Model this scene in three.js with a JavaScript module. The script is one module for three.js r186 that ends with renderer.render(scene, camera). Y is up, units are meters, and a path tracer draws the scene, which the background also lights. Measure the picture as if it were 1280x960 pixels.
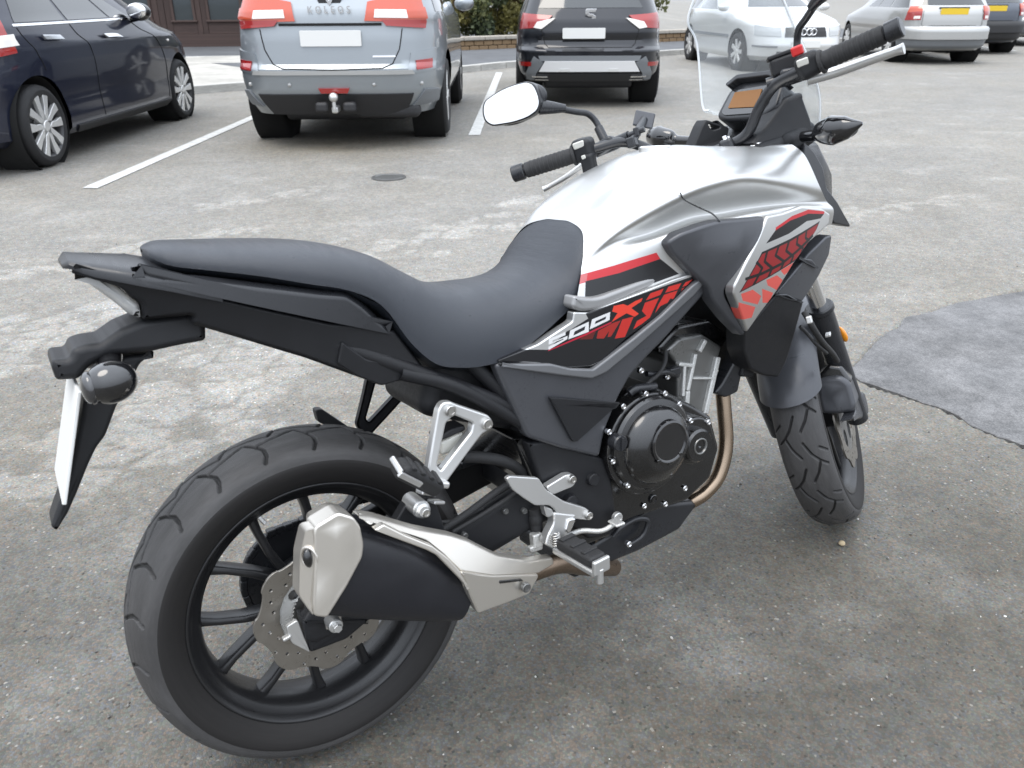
import * as THREE from 'three';
import { mergeGeometries, mergeVertices } from 'three/addons/utils/BufferGeometryUtils.js';
import { FontLoader } from 'three/addons/loaders/FontLoader.js';
import { TextGeometry } from 'three/addons/geometries/TextGeometry.js';
import { Brush, Evaluator, SUBTRACTION } from 'three-bvh-csg';
import { RoundedBoxGeometry } from 'three/addons/geometries/RoundedBoxGeometry.js';

// ---------- camera, sky, sun, exposure ----------
const scene = new THREE.Scene();
const camera = new THREE.PerspectiveCamera(49.55, 4 / 3, 0.05, 400);
camera.position.set(0, 1.305, 0);
camera.rotation.set(-25.12 * Math.PI / 180, 0, -0.343 * Math.PI / 180, 'YXZ');
const renderer = new THREE.WebGLRenderer({ antialias: true });
renderer.toneMapping = THREE.LinearToneMapping;
renderer.toneMappingExposure = 2.3;
camera.focus = 2.2; camera.userData.fStop = 8;
renderer.shadowMap.enabled = true;

let seed = 7;
const rnd = () => { seed = (seed + 0x6D2B79F5) | 0; let t = Math.imul(seed ^ (seed >>> 15), 1 | seed); t = (t + Math.imul(t ^ (t >>> 7), 61 | t)) ^ t; return ((t ^ (t >>> 14)) >>> 0) / 4294967296; };
const V = (x, y, z) => new THREE.Vector3(x, y, z);
const clamp = (x, a, b) => Math.min(b, Math.max(a, x));
const sstep = (a, b, x) => { const t = clamp((x - a) / (b - a), 0, 1); return t * t * (3 - 2 * t); };
const lerp = (a, b, t) => a + (b - a) * t;
const hash = (x, y) => { let h = Math.imul(x, 374761393) + Math.imul(y, 668265263); h = Math.imul(h ^ (h >>> 13), 1274126177); return ((h ^ (h >>> 16)) >>> 0) / 4294967296; };
function vnoise(x, y, per = 0) {
  const xi = Math.floor(x), yi = Math.floor(y), fx = x - xi, fy = y - yi;
  const u = fx * fx * (3 - 2 * fx), v = fy * fy * (3 - 2 * fy);
  const w = per ? (n) => ((n % per) + per) % per : (n) => n;
  return lerp(lerp(hash(w(xi), w(yi)), hash(w(xi + 1), w(yi)), u), lerp(hash(w(xi), w(yi + 1)), hash(w(xi + 1), w(yi + 1)), u), v);
}
function fbm(x, y, o = 4) { let s = 0, a = 0.5; for (let i = 0; i < o; i++) { s += a * vnoise(x, y); x = x * 2.03 + 17.1; y = y * 2.03 + 9.7; a *= 0.5; } return s / (1 - Math.pow(0.5, o)); }

// overcast sky: bright grey-white cloud, a little bluer and darker towards the horizon
{
  const w = 256, h = 128, d = new Float32Array(w * h * 4);
  for (let j = 0; j < h; j++) for (let i = 0; i < w; i++) {
    const el = ((j + 0.5) / h - 0.5) * Math.PI, s = Math.sin(el), az = i / w * Math.PI * 2;
    const cl = 0.9 + 0.2 * fbm(3 + Math.cos(az) * Math.cos(el) * 2.2 + 5, 3 + Math.sin(az) * Math.cos(el) * 2.2 + s * 2, 4);
    const up = s > 0 ? (0.46 + 0.84 * s) * cl : 0.2;
    const k = (j * w + i) * 4;
    d[k] = up * 0.93; d[k + 1] = up * 1.0; d[k + 2] = up * 1.11; d[k + 3] = 1;
  }
  const t = new THREE.DataTexture(d, w, h, THREE.RGBAFormat, THREE.FloatType);
  t.mapping = THREE.EquirectangularReflectionMapping; t.magFilter = THREE.LinearFilter; t.needsUpdate = true;
  scene.background = t; scene.environment = t;
}
const sun = new THREE.DirectionalLight(0xfff6ea, 0.7);
sun.position.set(-4, 14, 3); sun.castShadow = true; sun.shadow.radius = 60;
sun.shadow.mapSize.set(2048, 2048);
Object.assign(sun.shadow.camera, { left: -16, right: 16, top: 16, bottom: -16, near: 1, far: 40 });
scene.add(sun);

// ---------- naming helpers ----------
const used = {};
const numbered = (n) => { const k = used[n] = (used[n] ?? -1) + 1; return k ? `${n}_${String(k).padStart(3, '0')}` : n; };
function tag(o, label, category, group) { o.userData.label = label; o.userData.category = category; if (group) o.userData.group = group; return o; }
function thing(name, label, category, group) { const o = new THREE.Group(); o.name = numbered(name); scene.add(o); return tag(o, label, category, group); }
function part(parent, name, geo, mat, label) {
  if (Array.isArray(geo)) geo = merge(geo);
  const m = new THREE.Mesh(geo, mat); m.name = name; m.castShadow = m.receiveShadow = true;
  if (label) m.userData.label = label;
  parent.add(m); return m;
}
function struct(name, geo, mat) { const m = part(scene, name, geo, mat); m.userData.kind = 'structure'; return m; }

// ---------- geometry helpers ----------
function clean(g) { g = g.index ? g.toNonIndexed() : g; for (const k of Object.keys(g.attributes)) if (!['position', 'normal', 'uv'].includes(k)) g.deleteAttribute(k); if (!g.attributes.normal) g.computeVertexNormals(); if (!g.attributes.uv) g.setAttribute('uv', new THREE.BufferAttribute(new Float32Array(g.attributes.position.count * 2), 2)); return g; }
function merge(list) { return list.length === 1 ? list[0] : mergeGeometries(list.map(clean)); }
function tf(g, [x, y, z] = [0, 0, 0], [a, b, c] = [0, 0, 0], s = 1) { const m = new THREE.Matrix4().compose(V(x, y, z), new THREE.Quaternion().setFromEuler(new THREE.Euler(a, b, c, 'YXZ')), Array.isArray(s) ? V(...s) : V(s, s, s)); g.applyMatrix4(m); return g; }
function mir(g) { g = clean(g.clone()); const p = g.attributes.position, n = g.attributes.normal, u = g.attributes.uv; for (let i = 0; i < p.count; i++) { p.setZ(i, -p.getZ(i)); n.setZ(i, -n.getZ(i)); } for (const t of [p, n, u]) for (let i = 0; i < t.count; i += 3) for (let k = 0; k < t.itemSize; k++) { const a = t.array[(i + 1) * t.itemSize + k]; t.array[(i + 1) * t.itemSize + k] = t.array[(i + 2) * t.itemSize + k]; t.array[(i + 2) * t.itemSize + k] = a; } return g; }
const rbox = (w, h, d, r = 0.003, at, rot) => tf(new RoundedBoxGeometry(w, h, d, 3, Math.min(r, w / 2.01, h / 2.01, d / 2.01)), at, rot);
const ball = (rx, ry, rz, at, rot, n = 20) => tf(new THREE.SphereGeometry(1, n, Math.ceil(n * 0.7)).scale(rx, ry, rz), at, rot);
function cyl(a, b, r0, r1 = r0, n = 20, cap = true) { // cylinder between points, chamfered ends
  const A = V(...a), B = V(...b), L = A.distanceTo(B), c = Math.min(0.12 * Math.min(r0, r1), L * 0.2);
  const pr = cap ? [[0, 0], [r0 - c, 0], [r0, c], [r1, L - c], [r1 - c, L], [0, L]] : [[r0, 0], [r1, L]];
  const g = hard(lathe(pr, n), 35); g.applyQuaternion(new THREE.Quaternion().setFromUnitVectors(V(0, 1, 0), B.clone().sub(A).normalize())); g.translate(...a); return g;
}
function lathe(pr, n = 48) { return new THREE.LatheGeometry(pr.map((q) => new THREE.Vector2(Math.max(q[0], 1e-5), q[1])), n); }
function hard(g, deg = 30) { // creased normals
  g = clean(g); g.deleteAttribute('normal'); const p = g.attributes.position, n = p.count, cos = Math.cos(deg * Math.PI / 180), fn = [], map = new Map(), a = V(), b = V(), c = V();
  const key = (i) => `${Math.round(p.getX(i) * 1e5)},${Math.round(p.getY(i) * 1e5)},${Math.round(p.getZ(i) * 1e5)}`, keys = [];
  for (let i = 0; i < n; i += 3) { a.fromBufferAttribute(p, i); b.fromBufferAttribute(p, i + 1); c.fromBufferAttribute(p, i + 2); fn.push(b.clone().sub(a).cross(c.clone().sub(a))); }
  for (let i = 0; i < n; i++) { const k = key(i); keys.push(k); let l = map.get(k); if (!l) map.set(k, l = []); l.push(i / 3 | 0); }
  const N = new Float32Array(n * 3), un = fn.map((v) => v.clone().normalize());
  for (let i = 0; i < n; i++) { const f = i / 3 | 0, s = V(0, 0, 0); for (const q of map.get(keys[i])) if (un[q].dot(un[f]) > cos) s.add(fn[q]); s.normalize(); if (!(s.lengthSq() > 0.5)) s.set(0, 1, 0); N.set([s.x, s.y, s.z], i * 3); }
  g.setAttribute('normal', new THREE.BufferAttribute(N, 3)); return g;
}
const curve = (pts, closed = false, tension = 0.5) => new THREE.CatmullRomCurve3(pts.map((q) => V(...q)), closed, 'catmullrom', tension);
function tube(pts, r, seg = 0, rad = 10) { return new THREE.TubeGeometry(curve(pts), seg || pts.length * 8, r, rad, false); }
function taper(pts, rs, seg = 40, rad = 14, flat = 1) { // tube of varying radius, capped
  const c = curve(pts), fr = c.computeFrenetFrames(seg), pos = [], idx = [], uv = [];
  for (let i = 0; i <= seg; i++) {
    const t = i / seg, q = c.getPoint(t), f = t * (rs.length - 1), k = Math.min(rs.length - 2, Math.floor(f)), r = lerp(rs[k], rs[k + 1], f - k);
    for (let j = 0; j < rad; j++) { const a = j / rad * Math.PI * 2, ca = Math.cos(a) * r, sa = Math.sin(a) * r * flat; pos.push(q.x + fr.normals[i].x * ca + fr.binormals[i].x * sa, q.y + fr.normals[i].y * ca + fr.binormals[i].y * sa, q.z + fr.normals[i].z * ca + fr.binormals[i].z * sa); uv.push(j / rad, t); }
  }
  for (let i = 0; i < seg; i++) for (let j = 0; j < rad; j++) { const a = i * rad + j, b = i * rad + (j + 1) % rad; idx.push(a, b, a + rad, b, b + rad, a + rad); }
  for (let j = 1; j < rad - 1; j++) idx.push(0, j + 1, j, seg * rad, seg * rad + j, seg * rad + j + 1);
  const g = new THREE.BufferGeometry(); g.setAttribute('position', new THREE.Float32BufferAttribute(pos, 3)); g.setAttribute('uv', new THREE.Float32BufferAttribute(uv, 2)); g.setIndex(idx); return hard(g, 50);
}
// smooth surface through a net of points (rows x columns), uv = side-view metres
const cr = (a, b, c, d, t) => 0.5 * (2 * b + (c - a) * t + (2 * a - 5 * b + 4 * c - d) * t * t + (3 * b - a - 3 * c + d) * t * t * t);
function netPoint(net, u, v) {
  const R = net.length - 1, C = net[0].length - 1, fu = u * R, fv = v * C, i = Math.min(R - 1, Math.floor(fu)), j = Math.min(C - 1, Math.floor(fv)), out = [0, 0, 0];
  const at = (r, c, k) => { if (r < 0) return 2 * at(0, c, k) - at(1, c, k); if (r > R) return 2 * at(R, c, k) - at(R - 1, c, k); if (c < 0) return 2 * at(r, 0, k) - at(r, 1, k); if (c > C) return 2 * at(r, C, k) - at(r, C - 1, k); return net[r][c][k]; };
  for (let k = 0; k < 3; k++) { const q = []; for (let a = -1; a < 3; a++) q.push(cr(at(i + a, j - 1, k), at(i + a, j, k), at(i + a, j + 1, k), at(i + a, j + 2, k), fv - j)); out[k] = cr(...q, fu - i); }
  return out;
}
function sheet(fn, nu, nv, th = 0) { // fn(u,v) -> [x,y,z]; th > 0 gives it a back and rim
  const pos = [], uv = [], idx = [], N = nv + 1, P = [];
  for (let i = 0; i <= nu; i++) for (let j = 0; j <= nv; j++) { const q = fn(i / nu, j / nv); P.push(V(...q)); pos.push(...q); uv.push(q[0], q[1]); }
  for (let i = 0; i < nu; i++) for (let j = 0; j < nv; j++) { const a = i * N + j; idx.push(a, a + 1, a + N, a + 1, a + N + 1, a + N); }
  const g = new THREE.BufferGeometry(); g.setAttribute('position', new THREE.Float32BufferAttribute(pos, 3)); g.setAttribute('uv', new THREE.Float32BufferAttribute(uv, 2)); g.setIndex(idx); g.computeVertexNormals();
  if (!th) return clean(g);
  const n = g.attributes.normal, back = [], M = P.length, id2 = idx.slice(), nn = Array.from(n.array);
  for (let k = 0; k < M; k++) { back.push(pos[3 * k] - n.getX(k) * th, pos[3 * k + 1] - n.getY(k) * th, pos[3 * k + 2] - n.getZ(k) * th); nn.push(-n.getX(k), -n.getY(k), -n.getZ(k)); }
  for (let k = 0; k < idx.length; k += 3) id2.push(idx[k] + M, idx[k + 2] + M, idx[k + 1] + M);
  const main = new THREE.BufferGeometry(); main.setAttribute('position', new THREE.Float32BufferAttribute(pos.concat(back), 3)); main.setAttribute('normal', new THREE.Float32BufferAttribute(nn, 3)); main.setAttribute('uv', new THREE.Float32BufferAttribute(uv.concat(uv), 2)); main.setIndex(id2);
  const loop = []; for (let j = 0; j < nv; j++) loop.push(j); for (let i = 0; i < nu; i++) loop.push(i * N + nv); for (let j = nv; j > 0; j--) loop.push(nu * N + j); for (let i = nu; i > 0; i--) loop.push(i * N);
  const rp = [], ru = []; const put = (k, b) => { rp.push(...(b ? back : pos).slice(3 * k, 3 * k + 3)); ru.push(uv[2 * k], uv[2 * k + 1]); };
  for (let k = 0; k < loop.length; k++) { const a = loop[k], b = loop[(k + 1) % loop.length]; put(a); put(a, 1); put(b); put(b); put(a, 1); put(b, 1); }
  const rim = new THREE.BufferGeometry(); rim.setAttribute('position', new THREE.Float32BufferAttribute(rp, 3)); rim.setAttribute('uv', new THREE.Float32BufferAttribute(ru, 2));
  return mergeGeometries([clean(main), hard(rim, 40)]);
}
const netSheet = (net, nu, nv, th) => sheet((u, v) => netPoint(net, u, v), nu, nv, th);
// panel: outline in side view (x,y) with z per corner; z fitted by a smooth surface; thickness goes to -z; rounded edge
function panel(pts, o = {}) {
  const { th = 0.006, bev = 0.0025, steps = 2, bulge = 0, holes = [], max = 0.03, round = 0.006, bf = 0 } = o;
  if (pts[0].length < 3) pts = pts.map((q) => [q[0], q[1], o.z ?? 0]);
  // z fit
  const n = pts.length, cx = pts.reduce((s, q) => s + q[0], 0) / n, cy = pts.reduce((s, q) => s + q[1], 0) / n;
  const terms = (o.fit ?? (n > 6 ? 2 : 1)) === 2 ? (x, y) => [1, x, y, x * x, x * y, y * y] : o.fit === 0 ? () => [1] : (x, y) => [1, x, y];
  const T = terms(0, 0).length, A = Array.from({ length: T }, () => new Float64Array(T + 1));
  for (const q of pts) { const t = terms((q[0] - cx) * 5, (q[1] - cy) * 5); for (let i = 0; i < T; i++) { for (let j = 0; j < T; j++) A[i][j] += t[i] * t[j]; A[i][T] += t[i] * q[2]; } }
  for (let i = 0; i < T; i++) A[i][i] += i ? (i > 2 ? 0.02 : 1e-4) : 1e-9;
  for (let i = 0; i < T; i++) { const d = A[i][i]; for (let j = i; j <= T; j++) A[i][j] /= d; for (let r = 0; r < T; r++) if (r !== i) { const f = A[r][i]; for (let j = i; j <= T; j++) A[r][j] -= f * A[i][j]; } }
  const co = A.map((r) => r[T]), Z = (x, y) => { const t = terms((x - cx) * 5, (y - cy) * 5); return co.reduce((s, c, i) => s + c * t[i], 0); };
  const area = (l) => l.reduce((s, q, i) => { const r = l[(i + 1) % l.length]; return s + q[0] * r[1] - r[0] * q[1]; }, 0);
  const prep = (l, ccw, rr) => {
    l = l.map((q) => [q[0], q[1]]); if ((area(l) > 0) !== ccw) l.reverse();
    let out = [];
    l.forEach((q, i) => { const a = l[(i + l.length - 1) % l.length], b = l[(i + 1) % l.length], da = Math.hypot(a[0] - q[0], a[1] - q[1]), db = Math.hypot(b[0] - q[0], b[1] - q[1]), r = Math.min(rr, da * 0.45, db * 0.45); const p0 = [q[0] + (a[0] - q[0]) / da * r, q[1] + (a[1] - q[1]) / da * r], p1 = [q[0] + (b[0] - q[0]) / db * r, q[1] + (b[1] - q[1]) / db * r]; for (const t of r > 1e-5 ? [0, 0.25, 0.5, 0.75, 1] : [0.5]) { const s = 1 - t; out.push([s * s * p0[0] + 2 * s * t * q[0] + t * t * p1[0], s * s * p0[1] + 2 * s * t * q[1] + t * t * p1[1]]); } });
    const res = []; out.forEach((q, i) => { const b = out[(i + 1) % out.length], k = Math.max(1, Math.ceil(Math.hypot(b[0] - q[0], b[1] - q[1]) / max)); for (let m = 0; m < k; m++) res.push([lerp(q[0], b[0], m / k), lerp(q[1], b[1], m / k)]); });
    return res;
  };
  const inset = (l, d) => l.map((q, i) => { const a = l[(i + l.length - 1) % l.length], b = l[(i + 1) % l.length]; let n1 = [-(q[1] - a[1]), q[0] - a[0]], n2 = [-(b[1] - q[1]), b[0] - q[0]]; const l1 = Math.hypot(...n1) || 1, l2 = Math.hypot(...n2) || 1; n1 = [n1[0] / l1, n1[1] / l1]; n2 = [n2[0] / l2, n2[1] / l2]; let m = [n1[0] + n2[0], n1[1] + n2[1]]; const f = Math.max(0.35, (m[0] * m[0] + m[1] * m[1]) / 2); return [q[0] + m[0] / f * d, q[1] + m[1] / f * d]; });
  const loops = [prep(pts, true, round), ...holes.map((h) => prep(h, false, Math.min(round, 0.004)))];
  const pos = [], nor = [], uv = [];
  const vtx = (q, z, nn) => { pos.push(q[0], q[1], z); nor.push(...nn); uv.push(q[0], q[1]); };
  const grad = (x, y) => { const e = 1e-3, gx = (Z(x + e, y) - Z(x - e, y)) / (2 * e), gy = (Z(x, y + e) - Z(x, y - e)) / (2 * e), L = Math.hypot(gx, gy, 1); return [-gx / L, -gy / L, 1 / L]; };
  const rings = loops.map((l) => { const rs = []; for (let s = 0; s <= steps; s++) { const a = s / steps * Math.PI / 2; rs.push([inset(l, bev * (1 - Math.sin(a))), bev * (1 - Math.cos(a)), a]); } return rs; });
  // front face
  const c0 = rings.map((r) => r[0][0]), flat = c0.flat();
  let tris = THREE.ShapeUtils.triangulateShape(c0[0].map((q) => new THREE.Vector2(...q)), c0.slice(1).map((h) => h.map((q) => new THREE.Vector2(...q)))).map((t) => t.map((i) => flat[i]));
  const len = (a, b) => Math.hypot(a[0] - b[0], a[1] - b[1]);
  for (let pass = 0; pass < 10; pass++) { const nx = []; let ch = false; for (const [a, b, c] of tris) { const e = [len(a, b), len(b, c), len(c, a)], m = Math.max(...e); if (m > max * 1.5) { ch = true; const k = e.indexOf(m), [p, q, r] = [[a, b, c], [b, c, a], [c, a, b]][k], mid = [(p[0] + q[0]) / 2, (p[1] + q[1]) / 2]; nx.push([p, mid, r], [mid, q, r]); } else nx.push([a, b, c]); } tris = nx; if (!ch || tris.length > 4000) break; }
  const edge = (x, y) => { if (!bulge) return 0; let d = 1e9; for (const q of c0[0]) d = Math.min(d, Math.hypot(q[0] - x, q[1] - y)); return bulge * sstep(0, 1, d / (o.bw ?? 0.05)); };
  const ZB = (x, y) => Z(x, y) + edge(x, y);
  const gradB = (x, y) => { const e = 2e-3, gx = (ZB(x + e, y) - ZB(x - e, y)) / (2 * e), gy = (ZB(x, y + e) - ZB(x, y - e)) / (2 * e), L = Math.hypot(gx, gy, 1); return [-gx / L, -gy / L, 1 / L]; };
  for (const t of tris) for (const q of t) vtx(q, ZB(...q), bulge ? gradB(...q) : grad(...q));
  for (const t of tris) for (const q of [t[0], t[2], t[1]]) vtx(q, Z(...q) - th, [0, 0, -1]);
  for (const rs of rings) {
    const L = rs[0][0].length, cont = [...rs, [rs[rs.length - 1][0], th, Math.PI / 2]];
    for (let s = 0; s < cont.length - 1; s++) for (let i = 0; i < L; i++) {
      const j = (i + 1) % L, [l0, d0, a0] = cont[s], [l1, d1, a1] = cont[s + 1];
      const out = (l, k) => { const a = l[(k + L - 1) % L], b = l[(k + 1) % L], m = [b[1] - a[1], -(b[0] - a[0])], h = Math.hypot(...m) || 1; return [m[0] / h, m[1] / h]; };
      const mk = (l, k, d, a) => { const q = l[k], m = out(rs[rs.length - 1][0], k), g = grad(...q); return [q, Z(...rs[0][0][k]) - d, s === cont.length - 2 ? [m[0], m[1], 0] : [m[0] * Math.sin(a) + g[0] * Math.cos(a), m[1] * Math.sin(a) + g[1] * Math.cos(a), g[2] * Math.cos(a)]]; };
      const A0 = mk(l0, i, d0, a0), A1 = mk(l0, j, d0, a0), B0 = mk(l1, i, d1, a1), B1 = mk(l1, j, d1, a1);
      for (const v of [A0, B0, A1, A1, B0, B1]) vtx(...v);
    }
  }
  const g = new THREE.BufferGeometry(); g.setAttribute('position', new THREE.Float32BufferAttribute(pos, 3)); g.setAttribute('normal', new THREE.Float32BufferAttribute(nor, 3)); g.setAttribute('uv', new THREE.Float32BufferAttribute(uv, 2)); return g;
}
// loft of closed rings (arrays of points of the same count)
function loft(rings, caps = true, deg = 60) {
  const n = rings[0].length, pos = rings.flat(2), idx = [];
  for (let i = 0; i < rings.length - 1; i++) for (let j = 0; j < n; j++) { const a = i * n + j, b = i * n + (j + 1) % n; idx.push(a, a + n, b, b, a + n, b + n); }
  if (caps) for (const [o, f] of [[0, 1], [(rings.length - 1) * n, 0]]) { const c = pos.length / 3, s = V(0, 0, 0); for (let j = 0; j < n; j++) s.add(V(pos[3 * (o + j)], pos[3 * (o + j) + 1], pos[3 * (o + j) + 2])); s.divideScalar(n); pos.push(s.x, s.y, s.z); for (let j = 0; j < n; j++) f ? idx.push(c, o + j, o + (j + 1) % n) : idx.push(c, o + (j + 1) % n, o + j); }
  const g = new THREE.BufferGeometry(); g.setAttribute('position', new THREE.Float32BufferAttribute(pos, 3)); g.setIndex(idx);
  const uv = []; for (let i = 0; i < pos.length; i += 3) uv.push(pos[i], pos[i + 1]); g.setAttribute('uv', new THREE.Float32BufferAttribute(uv, 2));
  return hard(g, deg);
}

// ---------- textures and materials ----------
function dataTex(w, h, fn, srgb = false) { const d = new Uint8Array(w * h * 4); for (let j = 0; j < h; j++) for (let i = 0; i < w; i++) { const c = fn(i, j); const k = (j * w + i) * 4; if (Array.isArray(c)) { d[k] = c[0]; d[k + 1] = c[1]; d[k + 2] = c[2]; } else d[k] = d[k + 1] = d[k + 2] = c; d[k + 3] = 255; } const t = new THREE.DataTexture(d, w, h); t.wrapS = t.wrapT = THREE.RepeatWrapping; t.magFilter = THREE.LinearFilter; t.minFilter = THREE.LinearMipmapLinearFilter; t.generateMipmaps = true; if (srgb) t.colorSpace = THREE.SRGBColorSpace; t.needsUpdate = true; return t; }
const rep = (t, x, y = x) => { const c = t.clone(); c.repeat.set(x, y); c.needsUpdate = true; return c; };
const grain = dataTex(256, 256, (i, j) => 255 * (0.5 * hash(i, j) + 0.5 * vnoise(i / 4, j / 4, 64)));
const dust = dataTex(512, 512, (i, j) => { const n = 0.5 * vnoise(i / 64, j / 64, 8) + 0.3 * vnoise(i / 16 + 3, j / 16, 32) + 0.2 * hash(i, j); return 255 * clamp(0.55 + 0.5 * n, 0, 1); });
const lin = (r, g, b) => new THREE.Color().setRGB(r, g, b);
const M = {};
const std = (k, c, rough, metal = 0, ex = {}) => (M[k] = Object.assign(new THREE.MeshPhysicalMaterial({ color: Array.isArray(c) ? lin(...c) : lin(c, c, c), roughness: rough, metalness: metal, ...ex }), { name: k }));
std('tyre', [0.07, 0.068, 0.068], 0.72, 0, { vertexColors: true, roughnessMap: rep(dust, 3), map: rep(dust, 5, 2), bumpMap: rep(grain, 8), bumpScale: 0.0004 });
std('sidewall', [0.0105, 0.009, 0.0085], 0.72, 0, { map: rep(dust, 4) });
std('rim', [0.012, 0.012, 0.013], 0.42, 0, { roughnessMap: rep(dust, 4) });
std('matte', [0.014, 0.0145, 0.0165], 0.55, 0, { specularIntensity: 0.7, bumpMap: rep(grain, 40), bumpScale: 0.00025, roughnessMap: rep(dust, 6) });
std('satin', [0.02, 0.021, 0.024], 0.38, 0, { roughnessMap: rep(dust, 5) });
std('gloss', [0.008, 0.008, 0.009], 0.12, 0, { clearcoat: 1, clearcoatRoughness: 0.05 });
std('grey', [0.07, 0.0725, 0.08], 0.42, 0.25, { roughnessMap: rep(dust, 6) });
std('seat', [0.025, 0.029, 0.037], 0.44, 0, { bumpMap: rep(grain, 30), bumpScale: 0.0006, roughnessMap: rep(dust, 7) });
std('rubber', [0.02, 0.02, 0.021], 0.6, 0, { bumpMap: rep(grain, 30), bumpScale: 0.0004 });
std('silver', [0.86, 0.86, 0.85], 0.3, 0.78, { clearcoat: 0.8, clearcoatRoughness: 0.08 });
std('alu', [0.66, 0.66, 0.65], 0.36, 0.8);
std('brushed', [0.74, 0.705, 0.645], 0.34, 0.85);
std('cast', [0.2, 0.2, 0.195], 0.42, 0.7, { roughnessMap: rep(dust, 9) });
std('castalu', [0.7, 0.7, 0.68], 0.4, 0.65, { roughnessMap: rep(dust, 9), bumpMap: rep(grain, 30), bumpScale: 0.0004 });
std('engine', [0.007, 0.007, 0.0075], 0.34, 0.1, { roughnessMap: rep(dust, 9), clearcoat: 0.9, clearcoatRoughness: 0.14 });
std('steel', [0.55, 0.54, 0.52], 0.28, 0.95);
std('chrome', [0.85, 0.85, 0.86], 0.1, 1);
std('disc', [0.3, 0.28, 0.25], 0.42, 0.85, { roughnessMap: rep(dust, 12) });
std('bronze', [0.34, 0.26, 0.19], 0.32, 0.95, { roughnessMap: rep(dust, 8) });
std('burnt', [0.2, 0.15, 0.11], 0.4, 0.85, { roughnessMap: rep(dust, 8) });
std('muffler', [0.012, 0.0125, 0.016], 0.45, 0, { roughnessMap: rep(dust, 5) });
std('mirror', [0.95, 0.95, 0.95], 0.02, 1);
std('red', [0.5, 0.02, 0.02], 0.35);
std('amber', [0.8, 0.28, 0.01], 0.25, 0, { clearcoat: 1 });
std('lcd', [0.2, 0.085, 0.018], 0.6);
std('smoke', [0.03, 0.03, 0.032], 0.12, 0, { clearcoat: 1, clearcoatRoughness: 0.04 });
std('clear', [0.95, 0.97, 0.98], 0.06, 0, { transmission: 0.93, thickness: 0, ior: 1.45 });
std('acrylic', [0.85, 0.87, 0.88], 0.2, 0, { transmission: 0.3, thickness: 0 });
std('ribgrey', [0.3, 0.3, 0.3], 0.4, 0.5);
std('greylight', [0.15, 0.153, 0.16], 0.42, 0.3);
std('lampglass', [0.5, 0.5, 0.49], 0.25, 0, { transmission: 0.3, thickness: 0, clearcoat: 1 });
std('milky', [0.75, 0.74, 0.68], 0.35, 0, { transmission: 0.3, thickness: 0 });
std('plate', [0.72, 0.72, 0.7], 0.35);

// ================= the motorcycle =================
// own frame: x forward from the rear axle, y up from the ground, z to the right side
const bike = thing('motorcycle', 'white and black adventure motorcycle leaning on its side stand in the foreground', 'motorcycle');
bike.position.set(-0.353, 0.0015, -1.19); bike.rotation.set(-0.1537, 0.553, -0.0047, 'YXZ');
const both = (g) => merge([g, mir(g)]);
const both2 = (p, name, g, m) => { part(p, name, g, m); part(p, name, mir(g), m); };

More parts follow.
